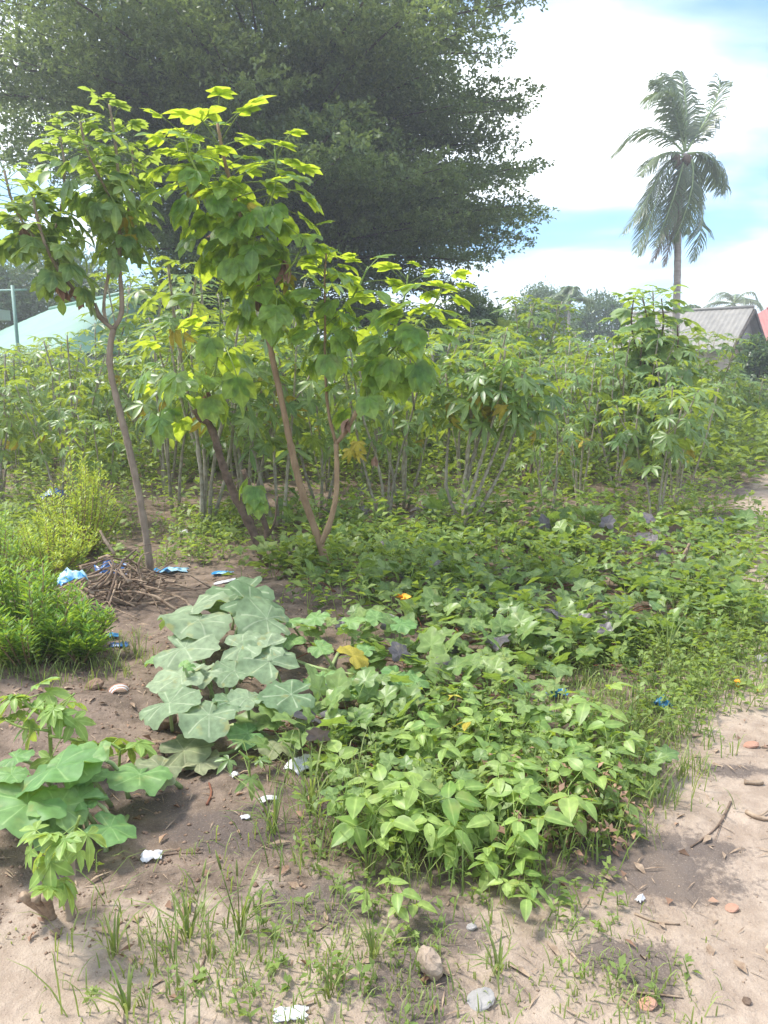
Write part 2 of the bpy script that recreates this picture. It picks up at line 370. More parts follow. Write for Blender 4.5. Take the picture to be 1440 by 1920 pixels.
def woody(pts, r0, r1, n=7, knob=.18, step=.035, sm=1):
    knob *= 1.5
    pts = smoothpath(pts, sm); L = [0]
    for a, b in zip(pts[:-1], pts[1:]): L.append(L[-1] + (b - a).length)
    rads = [r0 + (r1 - r0) * l / max(L[-1], 1e-6) for l in L]
    p, r = densify(pts, rads, step)
    r = [q * (1 + (random.random() - .35) * knob + (.10 if i % 3 == 0 else 0)) for i, q in enumerate(r)]
    mb = MB(); mb.tube(p, r, n); return mb

# leaf blades -------------------------------------------------------
PROF_NARROW = ([0, .22, .5, .78, 1], [.10, .55, 1, .72, 0])
PROF_OBOV = ([0, .25, .50, .72, .88, 1], [.22, .66, 1, .82, .38, 0])
PROF_OVATE = ([0, .08, .26, .50, .76, .92, 1], [.08, .62, .98, .95, .58, .22, 0])
def lobe(mb, org, ang, Ln, w, prof, droop, fold, mtx, mat=0, var=0.0, skew=0.0):
    ts, ws = prof; c, s = math.cos(ang), math.sin(ang); V, E, Fc = [], [], []
    for i, (t, wi) in enumerate(zip(ts, ws)):
        z = -droop * Ln * t ** 1.8; r = t * Ln
        if i == len(ts) - 1:
            V.append((c * r, s * r, z)); E.append(1.0)
        else:
            wz = fold * w * wi + skew * math.sin(7 * t + ang)
            V += [(c * r - s * w * wi, s * r + c * w * wi, z + wz), (c * r, s * r, z), (c * r + s * w * wi, s * r - c * w * wi, z + wz)]; E += [0, 1.0, 0]
    n = len(ts)
    for i in range(n - 2):
        a = 3 * i; Fc += [(a, a + 1, a + 4, a + 3), (a + 1, a + 2, a + 5, a + 4)]
    a = 3 * (n - 2); Fc += [(a, a + 1, a + 3), (a + 1, a + 2, a + 3)]
    mb.add([mtx @ (Vector(p)) + org for p in V], Fc, mat, var, E)
def palmate(mb, P, nl, Ln, w, prof, spread, droop, fold, tilt, sag=.15, pr=.0022, rng=random, base=Matrix.Identity(4), var=0.0, mat=0, pmat=1, fine=True):
    # stalk from the origin along +X, then the fan of lobes
    pts = [Vector((P * t, 0, -sag * P * t * t)) for t in ((0, .35, .7, 1) if fine else (0, 1))]
    mb.tube([base @ p for p in pts], pr, 4 if fine else 3, pmat, var)
    end = pts[-1]; mt = Matrix.Rotation(tilt, 4, 'Y')
    for i in range(nl):
        a = (i / (nl - 1) - .5) * 2 * spread if nl > 1 else 0
        k = 1 - .42 * (abs(a) / max(spread, 1e-6)) ** 1.6
        q = base @ Matrix.Translation(end) @ mt
        lobe(mb, Vector((0, 0, 0)), a + rng.uniform(-.06, .06), Ln * k * rng.uniform(.92, 1.06), w * (k * .5 + .5), prof, droop * rng.uniform(.6, 1.4), fold * rng.uniform(.5, 1.3), q, mat, var)
def polarblade(mb, rfun, nth, rings, zfun, mtx, mat=0, veins=(), var=0.0):
    V, E, Fc = [Vector((0, 0, 0))], [1.0], []
    for k in range(1, rings + 1):
        for j in range(nth):
            th = -math.pi + 2 * math.pi * j / nth; r = rfun(th) * k / rings
            x, y = r * math.cos(th), r * math.sin(th); V.append(Vector((x, y, zfun(x, y, k / rings, th))))
            E.append(1.0 if j in veins and k < rings else (.55 if k < rings else 0.0))
    Fc += [(0, 1 + j, 1 + (j + 1) % nth) for j in range(nth)]
    for k in range(rings - 1):
        b, c = 1 + k * nth, 1 + (k + 1) * nth
        Fc += [(b + j, c + j, c + (j + 1) % nth, b + (j + 1) % nth) for j in range(nth)]
    mb.add([mtx @ p for p in V], Fc, mat, var, E)

ORD = 'first second third fourth fifth sixth seventh eighth ninth tenth eleventh twelfth thirteenth fourteenth fifteenth sixteenth seventeenth eighteenth nineteenth twentieth'.split()
def nth(i): return ORD[i] if i < len(ORD) else 'last'

# ------------------------------------------------------------------ ground
def build_ground():
    def axis(lo, hi, core0, core1, step, grow=1.09):
        a = list(np.arange(core0, core1, step)); d = step
        while a[-1] < hi: d *= grow; a.append(a[-1] + d)
        b = []; x = core0; d = step
        while x > lo: d *= grow; x -= d; b.append(x)
        return np.array(b[::-1] + a)
    xs = axis(-450, 450, -2.2, 2.6, .024); ys = axis(-60, 900, 1.3, 5.6, .024, 1.06)
    X, Y = np.meshgrid(xs, ys); Z = gz(X, Y)
    V = np.stack([X, Y, Z], -1).reshape(-1, 3)
    ny, nx = X.shape; i = np.arange(ny - 1)[:, None] * nx + np.arange(nx - 1)[None]
    Q = np.stack([i, i + 1, i + nx + 1, i + nx], -1).reshape(-1, 4)
    me = npmesh('ground', V, Q, [M['ground']])
    x, y = X.ravel(), Y.ravel()
    d = x - path_edge(y)
    sand = np.maximum(sstep(-.25, .35, d), (.85 * sstep(2.2, 1.6, y - .25 * vnoise(x, y, 1.3) + .22 * np.clip(-x - .2, 0, 2))))
    sand = np.clip(sand + .35 * vnoise(x, y, 2.2), 0, 1)
    ash = np.zeros_like(x)
    for px, py, rx, ry in ((820, 1740, .13, .12), (780, 1840, .14, .12), (1200, 1610, .26, .20), (1180, 1790, .16, .07), (1215, 1840, .08, .08), (1120, 1560, .18, .14), (600, 1690, .18, .10), (1270, 1650, .2, .1), (640, 1500, .2, .12), (430, 1560, .25, .12), (250, 1500, .22, .14), (1380, 1450, .12, .05), (1330, 1590, .12, .06), (790, 1900, .1, .06)):
        p = gp(px, py)
        q = ((x - p.x) / rx) ** 2 + ((y - p.y) / ry) ** 2
        ash = np.maximum(ash, np.exp(-q * .8))
    green = .92 * sstep(10.5, 16, y + 1.0 * vnoise(x, y, .6)) * sstep(1.5, -1.5, d)
    for nm, arr in (('sand', sand), ('ash', ash), ('green', green)):
        a = me.attributes.new(nm, 'FLOAT', 'POINT'); a.data.foreach_set('value', arr.astype(np.float32))
    o = link('ground', me); o['kind'] = 'structure'; o['label'] = 'sandy brown garden soil running into a bare sandy track'
build_ground()

# ------------------------------------------------------------------ buildings
def gable_house(name, label, loc, rz, L, W, he, hr, mats, over=.35, corr=.22, hip=0.0, windows=()):
    # ridge along local X from -L (far end) to 0 (gable end); front eave at local y=-W/2
    t = thing(name, label, 'house', loc, rz)
    wall, roof, gab = mats
    th = .18
    def wallbox(lo, hi, nm='wall', mat=wall):
        mb = MB(); mb.box(lo, hi); return link(nm, mb.mesh(nm, [mat], False), t)
    wallbox((-L, -W / 2, -.3), (0, -W / 2 + th, he)); wallbox((-L, W / 2 - th, -.3), (0, W / 2, he))
    wallbox((-L, -W / 2 + th, -.3), (-L + th, W / 2 - th, he)); wallbox((-th, -W / 2 + th, -.3), (0, W / 2 - th, he))
    if not hip:
        for x0 in (-L + .02, -th + .02):
            mb = MB(); x1 = x0 + th - .04
            p = [(x0, -W / 2 + .02, he), (x0, W / 2 - .02, he), (x0, 0, hr - .06), (x1, -W / 2 + .02, he), (x1, W / 2 - .02, he), (x1, 0, hr - .06)]
            mb.add(p, [(0, 2, 1), (3, 4, 5), (0, 1, 4, 3), (1, 2, 5, 4), (2, 0, 3, 5)])
            link('gable', mb.mesh('gable', [gab], False), t)
    # corrugated roof sheets, one object per slope
    for s in (-1, 1):
        mb = MB(); n = int((L + 2 * over) / (corr / 2)); V, Fc = [], []
        yo = W / 2 + over; zo = he - over * (hr - he) / (W / 2)
        for i in range(n + 1):
            x = -L - over + i * (L + 2 * over) / n; dz = .013 * (1 if i % 2 else -1)
            e = min(1, max(0, (x + L + over) / max(hip, 1e-6)), max(0, (over - x) / max(hip, 1e-6))) if hip else 1.0
            for k in range(5):
                q = min(k / 4, e)
                V.append((x, s * yo * (1 - q), zo + (hr - zo) * q + dz))
        for i in range(n):
            for k in range(4):
                a = i * 5 + k; Fc.append((a, a + 5, a + 6, a + 1) if s < 0 else (a, a + 1, a + 6, a + 5))
        m0 = len(V); V += [(x, y, z - .03) for x, y, z in V]; Fc += [tuple(reversed([q + m0 for q in f])) for f in Fc]
        mb.add(V, Fc); link('roof_slope', mb.mesh('roof_slope', [roof], False), t)
    mb = MB(); mb.tube([(-L - over + hip, 0, hr + .03), (over - hip, 0, hr + .03)], .07, 6); link('ridge_cap', mb.mesh('ridge_cap', [roof]), t)
    if hip:
        for x0, s in ((-L - over, 1), (over, -1)):
            yo = W / 2 + over; zo = he - over * (hr - he) / (W / 2)
            mb = MB(); mb.slab([(x0, -yo, zo + .01), (x0 + s * hip, 0, hr + .01), (x0, yo, zo + .01)] if s < 0 else [(x0, yo, zo + .01), (x0 + s * hip, 0, hr + .01), (x0, -yo, zo + .01)], .04)
            link('hip_end', mb.mesh('hip_end', [roof], False), t)
    for (x, z0, z1, w) in windows:
        mb = MB(); mb.box((x - w / 2, -W / 2 - .03, z0), (x + w / 2, -W / 2 + .02, z1)); wd = link('window', mb.mesh('window', [M['shutter']], False), t)
        mb = MB(); mb.box((x - w / 2 - .06, -W / 2 - .06, z0 - .07), (x + w / 2 + .06, -W / 2 + .02, z0 - .002)); link('sill', mb.mesh('sill', [wall], False), wd)
    return t

h = gable_house('grey_roofed_house', 'beige house with weathered grey sheet roof and grey gable behind the palm trunk',
                (15.55, 33.2, 0), R(-45), 4.8, 3.6, 2.45, 3.95, (M['wall'], M['greyroof'], M['gable']), windows=((-1.9, 1.2, 2.0, .7), (-3.9, 1.2, 2.0, .6)))
mb = MB(); mb.box((-.45, -1.9, 2.18), (.55, 1.9, 2.36)); link('eave_beam', mb.mesh('eave_beam', [M['timber']], False), h)
mb = MB()
for s in (-1, 1): mb.slab([(.37, s * 2.16, 2.16), (.44, s * 2.16, 2.16), (.44, 0, 3.88), (.37, 0, 3.88)], .16)
link('barge_board', mb.mesh('barge_board', [M['timber']], False), h)
gable_house('red_roofed_house', 'house with faded red sheet roof beyond the grey roofed house', (29.5, 46, 0), R(-14), 9.0, 7.0, 2.9, 5.0,
            (M['wall'], M['redroof'], M['wall']), hip=3.2)
gable_house('green_roofed_house', 'long white house with pale mint green sheet roof behind the cassava', (-5.0, 19.9, 0), R(-51), 15.0, 6.4, 1.95, 3.60,
            (M['wwall'], M['greenroof'], M['wwall']), hip=3.0, windows=((-2.6, .9, 1.7, .9), (-6.6, .9, 1.7, .9), (-10.6, .9, 1.7, .9)))
gable_house('green_roofed_annexe', 'lower mint green roofed annexe showing between tree cassava leaves', (3.9, 29.5, 0), R(2), 6.6, 6.0, 2.1, 3.35,
            (M['wwall'], M['greenroof'], M['wwall']), hip=2.2, windows=((-2.0, .9, 1.7, .9),))

t = thing('white_veranda', 'white flat roofed concrete veranda at the edge of the field', 'veranda', (0, 0, 0))
p = at(0, 598, 18.0)
mb = MB(); mb.box((-12.2, 17.8, p.z), (-9.02, 18.6, p.z + .23)); link('roof_slab', mb.mesh('roof_slab', [M['wwall']], False), t)
for dx in (-11.8, -9.5):
    mb = MB(); mb.box((dx, 17.9, -.2), (dx + .22, 18.1, p.z)); link('column', mb.mesh('column', [M['wwall']], False), t)
mb = MB(); mb.box((-12.2, 18.35, -.2), (-9.3, 18.5, p.z - .003)); link('wall', mb.mesh('wall', [M['wwall']], False), t)
t = thing('mint_pole', 'thin mint green steel pole with crossbar beside the white veranda', 'pole', (at(29, 600, 19.0).x, 19.0, 0))
zt = at(29, 535, 19).z
mb = MB(); mb.tube([(0, 0, -.2), (0, 0, zt)], .045, 8); link('post', mb.mesh('post', [M['mint']]), t)
mb = MB(); mb.tube([(-.45, 0, zt - .12), (.35, 0, zt - .10)], .022, 6); link('crossbar', mb.mesh('crossbar', [M['mint']]), t)

# ------------------------------------------------------------------ big tiered tree
def big_tree():
    bx, by = -2.9, 20.5
    t = thing('almond_tree', 'huge dark tiered shade tree towering behind the tree cassava', 'tree', (bx, by, 0))
    rng = np.random.default_rng(3)
    trunk = woody([(0, 0, -.2), (.1, 0, 2), (-.05, .1, 5), (.1, 0, 9), (0, 0, 14.5)], .34, .05, 10, .1, .3)
    link('trunk', trunk.mesh('trunk', [M['bbig']]), t)
    Ps, Ds, Ns, Ls, Vr = [], [], [], [], []
    tiers = np.concatenate([np.linspace(2.7, 7.2, 10), [7.9, 8.7, 9.6, 10.7, 12.0, 13.6]])
    prof_h = [2.6, 3.6, 5.0, 6.5, 8.0, 10.0, 12.0, 15.0]; prof_r = [6.0, 7.6, 8.2, 8.4, 8.3, 7.6, 6.2, 2.4]
    for ti, h in enumerate(tiers):
        nl = 14 if h < 9 else 11
        for j in range(nl):
            az = 2 * math.pi * (j + rng.random() * .75) / nl + ti * .9
            Ln = np.interp(h, prof_h, prof_r) * (.62 + .42 * rng.random())
            h = h + rng.normal(0, .22)
            lowf = float(sstep(7.2, 4.2, h)); ca, sa = math.cos(az), math.sin(az)
            Ln *= 1 - lowf * (0.42 * max(0, -ca) + .25 * max(0, -sa) * (1 if h < 4.5 else .4))
            lim = 1062 - 130 * rng.random() ** 1.3
            for _ in range(30):
                if proj(bx + ca * Ln, by + sa * Ln, h + .1 * Ln)[0] < lim or ca < 0: break
                Ln *= .95
            back = math.sin(az) > .35
            d = np.array([math.cos(az), math.sin(az), 0]); sd = np.array([-d[1], d[0], 0])
            rise = .07 + .12 * rng.random() - (.12 if h < 4.2 else 0)
            drop = .05 * rng.random() + (.10 if h < 4.2 else 0.03)
            def pt(s):
                return d * Ln * s + np.array([0, 0, h + Ln * (rise * s - drop * s * s)])
            mb = MB()
            mb.tube([Vector(pt(s)) for s in (0, .25, .5, .75, .97)], [.085, .06, .042, .026, .008], 5)
            if not back or j % 2 == 0: link('limb', mb.mesh('limb', [M['bbig']]), t)
            young = rng.random() < .30; lv = rng.random() ** 1.6  # yellowish growth; light and dark limb tones also imitate sunlit clumps
            ss = np.arange(.18, 1.0, .22 / Ln * (1.7 if back else 1.0))
            for s in ss:
                for sg in (-1, 1):
                    tl = Ln * .30 * (.25 + math.sin(math.pi * min(1, s * .93 + .02)) * 1.0) * (1 - .55 * s) * (.6 + .7 * rng.random())
                    tl = max(tl * 1.12, .10 + .14 * (1 - s))
                    fw = .75 + .5 * rng.random() + 1.3 * max(0, s - .6)
                    td = unit(sd * sg + d * fw + np.array([0, 0, .10 + .25 * rng.random()]))
                    n = max(2, int(tl / .19))
                    q = (np.arange(n) + rng.random(n)) / n
                    base = pt(s) + td * (q * tl)[:, None]; base[:, 2] += rng.normal(0, .12) - .16 * q * q * tl
                    k = 8
                    B = np.repeat(base, k, 0) + rng.normal(0, (.075, .075, .07), (n * k, 3)) * (1.25 - .75 * s)
                    D = np.repeat(td[None], n * k, 0) * .8 + rng.normal(0, .75, (n * k, 3)); D[:, 2] += .15
                    Nn = rng.normal(0, .45, (n * k, 3)); Nn[:, 2] += 1
                    Ps.append(B); Ds.append(D); Ns.append(Nn)
                    Ls.append(rng.uniform(.085, .14, n * k))
                    tipy = np.repeat(q, k) * .5 * s
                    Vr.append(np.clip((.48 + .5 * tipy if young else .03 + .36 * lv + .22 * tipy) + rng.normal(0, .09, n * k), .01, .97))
    P, D, Nn, L_, V_ = (np.concatenate(a) for a in (Ps, Ds, Ns, Ls, Vr))
    V, Q = leafquads(P, D, Nn, L_, L_ * .55)
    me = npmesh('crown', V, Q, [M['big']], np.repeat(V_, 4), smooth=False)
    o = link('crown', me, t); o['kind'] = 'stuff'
    # leafless hanging twigs and undergrowth around the foot of the trunk, dark against the light
    return len(P)
NBIG = big_tree()

def dome_tree(name, label, X, Y, h, rx, rz, nclump, mat, leaf=.16, seed=1, trunk=.2, lo=.25):
    rng = np.random.default_rng(seed)
    t = thing(name, label, 'tree', (X, Y, 0))
    zc = h - rz
    link('trunk', woody([(0, 0, -.2), (.1, .05, zc * .5), (0, 0, zc), (.1, 0, h - rz * .4)], trunk, trunk * .3, 8, .1, .3).mesh('trunk', [M['bbig']]), t)
    for k in range(5):
        a = k * 1.26 + rng.random(); e = np.array([math.cos(a) * rx * .7, math.sin(a) * rx * .7, zc + rz * (.1 + .5 * rng.random())])
        mb = MB(); mb.tube([(0, 0, zc * .6), tuple(e * .5 + np.array([0, 0, zc * .35])), tuple(e)], [trunk * .5, trunk * .3, .03], 5); link('limb', mb.mesh('limb', [M['bbig']]), t)
    u = unit(rng.normal(0, 1, (nclump, 3))); u[:, 2] = np.abs(u[:, 2]) * (1 + lo) - lo
    rr = .62 + .40 * rng.random(nclump) ** .5
    C = u * rr[:, None] * np.array([rx, rx, rz]) * (1 + .16 * np.sin(5 * u[:, :1] + 3 * u[:, 2:]) ) + np.array([0, 0, zc])
    k = 46; r = rx * .16
    B = np.repeat(C, k, 0) + rng.normal(0, 1, (nclump * k, 3)) * np.array([r, r, r * .6])
    D = np.repeat(u, k, 0) * .6 + rng.normal(0, .7, (nclump * k, 3)); D[:, 2] -= .25
    Nn = np.repeat(u, k, 0) * .5 + rng.normal(0, .4, (nclump * k, 3)); Nn[:, 2] += .8
    Ln = rng.uniform(.7, 1.3, nclump * k) * leaf
    V, Q = leafquads(B, D, Nn, Ln, Ln * .38)
    var = np.clip(np.repeat(rng.random(nclump) * .6, k) + rng.random(nclump * k) * .38, .01, .98)
    o = link('crown', npmesh('crown', V, Q, [mat], np.repeat(var, 4), smooth=False), t); o['kind'] = 'stuff'
    return t
def px_x(px, Y): return (px - 720) * Y / F
dome_tree('mango_tree', 'round dark green mango tree rising behind the mint green roof', px_x(140, 36), 36, 6.6, 3.5, 3.3, 330, M['mango'], .26, 5)
dome_tree('mango_tree', 'dark leafy tree at the picture edge behind the white veranda', px_x(-30, 32), 32, 6.0, 2.2, 1.7, 130, M['mango'], .24, 6)
dome_tree('broadleaf_tree', 'grey green domed tree on the skyline beyond the banana plants', px_x(1010, 56), 56, 6.8, 2.6, 2.4, 170, M['mango'], .28, 7)
dome_tree('broadleaf_tree', 'small leafy tree on the skyline beneath the coconut palm', px_x(1120, 50), 50, 6.0, 2.1, 2.3, 120, M['mango'], .28, 8)
dome_tree('broadleaf_tree', 'leafy bush at the foot of the dark shade tree', px_x(872, 26), 26, 3.8, 1.5, 1.3, 110, M['mango'], .2, 9)
dome_tree('broadleaf_tree', 'leafy tree crown between two mint green roofs', px_x(470, 30), 30, 4.4, 2.6, 1.9, 150, M['mango'], .22, 10)
dome_tree('broadleaf_tree', 'bushy green tree by the track below the red roof', px_x(1415, 24), 24, 2.1, .9, .9, 80, M['mango'], .2, 12)

# ------------------------------------------------------------------ palms
def frond_mesh(path, Lf, seed, wind=(-.35, 0, -.9), mat=0, sparse=1.0, dens=46):
    rng = np.random.default_rng(seed)
    pts = np.array([tuple(p) for p in smoothpath(path, 3)]); seg = np.r_[0, np.cumsum(np.linalg.norm(np.diff(pts, axis=0), axis=1))]; tot = seg[-1]
    mb = MB()
    idx = np.linspace(0, len(pts) - 1, 9).astype(int)
    mb.tube([Vector(pts[i]) for i in idx], [.045 * (1 - .85 * k / 8) for k in range(9)], 5, 1)
    V, Q, A = [], [], []
    for i in range(dens):
        s = (.10 + .90 * i / dens) * tot
        p = np.array([np.interp(s, seg, pts[:, c]) for c in range(3)]); p2 = np.array([np.interp(min(tot, s + .05), seg, pts[:, c]) for c in range(3)])
        if s + .05 > tot: p2 = p + (pts[-1] - pts[-2])
        td = unit(p2 - p); side = unit(np.cross(td, np.array([0, 0, 1.0])) + np.array([1e-4, 0, 0]))
        f = i / dens; ll = Lf * (math.sin(math.pi * min(1, .18 + .80 * f)) ** .7) * rng.uniform(.85, 1.1)
        for sg in (-1, 1):
            if rng.random() > sparse: continue
            d0 = unit(side * sg * .8 + td * .75 + rng.normal(0, .08, 3)); g = np.array(wind)
            w = unit(np.cross(d0, td) + 1e-5) ; wv = td * .022
            a = p; b = p + d0 * ll * .45 + g * ll * .06; c = b + unit(d0 * .75 + g * .55) * ll * .33; e = c + unit(d0 * .45 + g * .9) * ll * .26
            k = len(V); V += [a - wv, a + wv, b - wv * 1.3, b + wv * 1.3, c - wv, c + wv, e]
            Q += [(k, k + 1, k + 3, k + 2), (k + 2, k + 3, k + 5, k + 4), (k + 4, k + 5, k + 6)]; A += [float(rng.random() * .5 + .2)] * 7
    k0 = len(mb.v); mb.v += [tuple(q) for q in V]; mb.f += [tuple(i + k0 for i in q) for q in Q]; mb.m += [0] * len(Q); mb.a += A; mb.e += [0.0] * len(V)
    return mb
def main_palm():
    Y = 28.0; base = Vector((px_x(1266, Y), Y, 0)); P = lambda px, py, dy=0: at(px, py, Y + dy) - base
    t = thing('coconut_palm', 'tall coconut palm with windblown drooping fronds against the sky', 'palm', base)
    tr = [Vector((-.05, 0, -.2)), P(1266, 640), P(1269, 560), P(1271, 470), P(1271, 400), P(1279, 330), P(1284, 288)]
    p, r = densify(smoothpath(tr, 2), [.145 - .045 * i / 24 for i in range(len(smoothpath(tr, 2)))], .16)
    r = [q * (1.05 if i % 2 else .97) for i, q in enumerate(r)]
    mb = MB(); mb.tube(p, r, 12); link('trunk', mb.mesh('trunk', [M['bpalm']]), t)
    fr = [  # rachis in picture points, depth offset at the tip, dead?
        ([(1284, 285), (1282, 220), (1272, 160), (1245, 138), (1216, 165)], .6, 0), ([(1284, 285), (1270, 215), (1256, 172), (1232, 172), (1206, 205)], -.8, 0),
        ([(1284, 285), (1288, 225), (1284, 170), (1276, 132)], .9, 0), ([(1286, 283), (1278, 225), (1262, 185), (1244, 158), (1222, 150)], .2, 0),
        ([(1288, 283), (1312, 245), (1336, 205), (1352, 165), (1346, 140)], .4, 0), ([(1288, 283), (1305, 250), (1318, 222), (1330, 212)], 1.2, 0),
        ([(1282, 286), (1250, 252), (1212, 240), (1178, 258), (1144, 296)], .3, 0), ([(1282, 288), (1252, 284), (1224, 296), (1200, 330)], -.9, 0),
        ([(1288, 288), (1318, 284), (1345, 305), (1362, 340), (1352, 362)], -.3, 0), ([(1290, 288), (1315, 292), (1338, 318), (1344, 350)], 1.0, 0),
        ([(1284, 292), (1252, 300), (1226, 352), (1200, 395), (1166, 440)], -.5, 0), ([(1284, 292), (1262, 300), (1238, 350), (1220, 410), (1190, 475)], -.9, 0),
        ([(1286, 292), (1280, 310), (1264, 370), (1243, 425), (1228, 462)], -1.0, 0), ([(1286, 292), (1300, 300), (1300, 350), (1282, 410), (1262, 455)], -.8, 0),
        ([(1286, 292), (1302, 304), (1300, 360), (1294, 410), (1288, 440)], .4, 0), ([(1288, 292), (1306, 310), (1316, 370), (1318, 430), (1300, 490)], -.2, 0),
        ([(1286, 294), (1276, 320), (1262, 390), (1244, 450), (1222, 492)], -.6, 1), ([(1286, 294), (1280, 330), (1268, 410), (1256, 460), (1246, 500)], .5, 1),
        ([(1286, 294), (1262, 310), (1236, 385), (1214, 440), (1200, 480)], .6, 0), ([(1286, 294), (1270, 330), (1254, 400), (1240, 450), (1230, 485)], .2, 1),
        ([(1286, 292), (1256, 296), (1230, 330), (1214, 380), (1204, 430)], .9, 0)]
    for i, (pl, dy, dead) in enumerate(fr):
        n = len(pl); path = [P(x, y, dy * k / (n - 1)) for k, (x, y) in enumerate(pl)]
        mb = frond_mesh(path, 1.0 if not dead else .8, 50 + i, sparse=.72 if i == 4 else .93, dens=62)
        o = link('frond', mb.mesh('frond', [M['frondd'] if dead else M['frond'], M['petp'] if not dead else M['dead']]), t)
        if dead: o['label'] = 'dead brown frond hanging down'
    rn = random.Random(4)
    for k in range(9):
        mb = MB(); c = P(1276 + rn.uniform(-14, 16), 300 + rn.uniform(-6, 12), rn.uniform(-.3, .3))
        polarblob(mb, c, (.13, .12, .15), rn); link('coconut', mb.mesh('coconut', [M['bdark']]), t)
def polarblob(mb, c, rad, rn, nu=8, nv=5, amp=.08):
    V, Fc = [], []
    for i in range(1, nv):
        for j in range(nu):
            a = math.pi * i / nv; b = 2 * math.pi * j / nu; k = 1 + rn.uniform(-amp, amp)
            V.append(Vector(c) + Vector((rad[0] * math.sin(a) * math.cos(b), rad[1] * math.sin(a) * math.sin(b), rad[2] * math.cos(a))) * k)
    top, bot = len(V), len(V) + 1
    V += [Vector(c) + Vector((0, 0, rad[2])), Vector(c) - Vector((0, 0, rad[2]))]
    for i in range(nv - 2):
        for j in range(nu):
            a = i * nu + j; b = i * nu + (j + 1) % nu; Fc.append((a, a + nu, b + nu, b))
    for j in range(nu):
        Fc.append((top, j, (j + 1) % nu)); q = (nv - 2) * nu; Fc.append((bot, q + (j + 1) % nu, q + j))
    mb.add(V, Fc)
main_palm()
def far_palm(px, py, Y, Lf, label, seed, n=15, tr=.14, up=0.0):
    rn = random.Random(seed); c = at(px, py, Y); base = Vector((c.x, Y, 0))
    t = thing('coconut_palm', label, 'palm', base)
    mb = MB(); mb.tube([(.1, 0, -.2), (0, 0, c.z * .5), (0, 0, c.z)], [tr, tr * .85, tr * .75], 8); link('trunk', mb.mesh('trunk', [M['bpalm']]), t)
    for i in range(n):
        a = 2 * math.pi * i / n + rn.uniform(-.2, .2); e = rn.uniform(-.5, 1.15) + up; d = Vector((math.cos(a), math.sin(a), 0)); o = Vector((0, 0, c.z))
        path = [o, o + d * Lf * .3 * math.cos(e) + Vector((0, 0, Lf * .34 * math.sin(e))), o + d * Lf * .62 * math.cos(e * .8) + Vector((0, 0, Lf * (.5 * math.sin(e) - .10))), o + d * Lf * .85 * math.cos(e * .7) + Vector((-.1 * Lf, 0, Lf * (.52 * math.sin(e) - .38)))]
        link('frond', frond_mesh(path, Lf * .24, seed * 50 + i, dens=30).mesh('frond', [M['frond'], M['petp']]), t)
far_palm(1376, 570, 52, 2.6, 'small coconut palm rising behind the grey gable roof', 3)
far_palm(1068, 566, 40, 2.0, 'spiky young palm on the skyline beside the domed tree', 4, 13, .1, .7)
far_palm(1292, 592, 45, 1.6, 'low palm just showing over the grey roof ridge', 5, 11, .1, .5)

def banana(px, py, Y, label, seed):
    rn = random.Random(seed); c = at(px, py, Y); t = thing('banana_plant', label, 'banana plant', (c.x, Y, 0), 0, 'banana plants at the far side of the field')
    mb = MB(); mb.tube([(0, 0, -.1), (.02, 0, c.z * .5), (0, 0, c.z * .72)], [.13, .11, .07], 8); link('trunk', mb.mesh('trunk', [M['banana']]), t)
    for k in range(7):
        a = k * .9 + rn.random(); e = rn.uniform(.75, 1.4); Ln = rn.uniform(1.1, 1.6); mb = MB(); V, Fc, E = [], [], []
        for i in range(9):
            s = i / 8; r = Ln * s * math.cos(e) * 1.2; z = c.z * .68 + Ln * (math.sin(e) * s - .45 * s ** 2.4); w = .24 * math.sin(math.pi * min(.98, .06 + .92 * s)) ** .6
            d = Vector((math.cos(a), math.sin(a), 0)); sd = Vector((-d.y, d.x, 0)); p = d * r + Vector((0, 0, z))
            V += [p + sd * w + Vector((0, 0, .05)), p, p - sd * w + Vector((0, 0, .05))]; E += [0, 1.0, 0]
            if i: b = 3 * (i - 1); Fc += [(b, b + 1, b + 4, b + 3), (b + 1, b + 2, b + 5, b + 4)]
        mb.add(V, Fc, 0, rn.random() * .5, E); link('leaf', mb.mesh('leaf', [M['banana']]), t)
banana(948, 588, 25, 'banana plant with upright pale leaves, nearer the dark shade tree', 1)
banana(985, 584, 25.5, 'banana plant with upright pale leaves, nearer the coconut palm', 2)

# ------------------------------------------------------------------ leaf meshes shared by many plants
rs = random.Random(21)
def make_leafset(n, mats, fn):
    out = []
    for i in range(n):
        mb = MB(); fn(mb, rs); out.append(mb.mesh('leaf', mats))
    return out
def f_tree(mb, r): palmate(mb, r.uniform(.16, .26), r.choice((3, 3, 5, 5)), r.uniform(.140, .175), r.uniform(.046, .058), PROF_OBOV, R(r.uniform(62, 88)), r.uniform(.12, .38), r.uniform(.10, .32), R(r.uniform(15, 50)), r.uniform(.05, .25), .0030, r)
def f_treesmall(mb, r): palmate(mb, r.uniform(.12, .20), r.choice((5, 5, 3)), r.uniform(.115, .140), r.uniform(.030, .040), PROF_OBOV, R(r.uniform(75, 100)), r.uniform(.15, .4), r.uniform(.12, .35), R(r.uniform(15, 50)), r.uniform(.05, .25), .0024, r)
def f_cas(mb, r): palmate(mb, r.uniform(.13, .21), r.choice((5, 7, 7)), r.uniform(.120, .155), r.uniform(.017, .024), PROF_NARROW, R(r.uniform(95, 125)), r.uniform(.15, .5), r.uniform(.2, .5), R(r.uniform(8, 45)), r.uniform(.0, .22), .0022, r)
def f_casy(mb, r): palmate(mb, r.uniform(.06, .10), r.choice((5, 7)), r.uniform(.075, .105), r.uniform(.016, .024), PROF_NARROW, R(r.uniform(90, 115)), r.uniform(.2, .6), r.uniform(.2, .6), R(r.uniform(10, 50)), r.uniform(.0, .25), .0020, r)
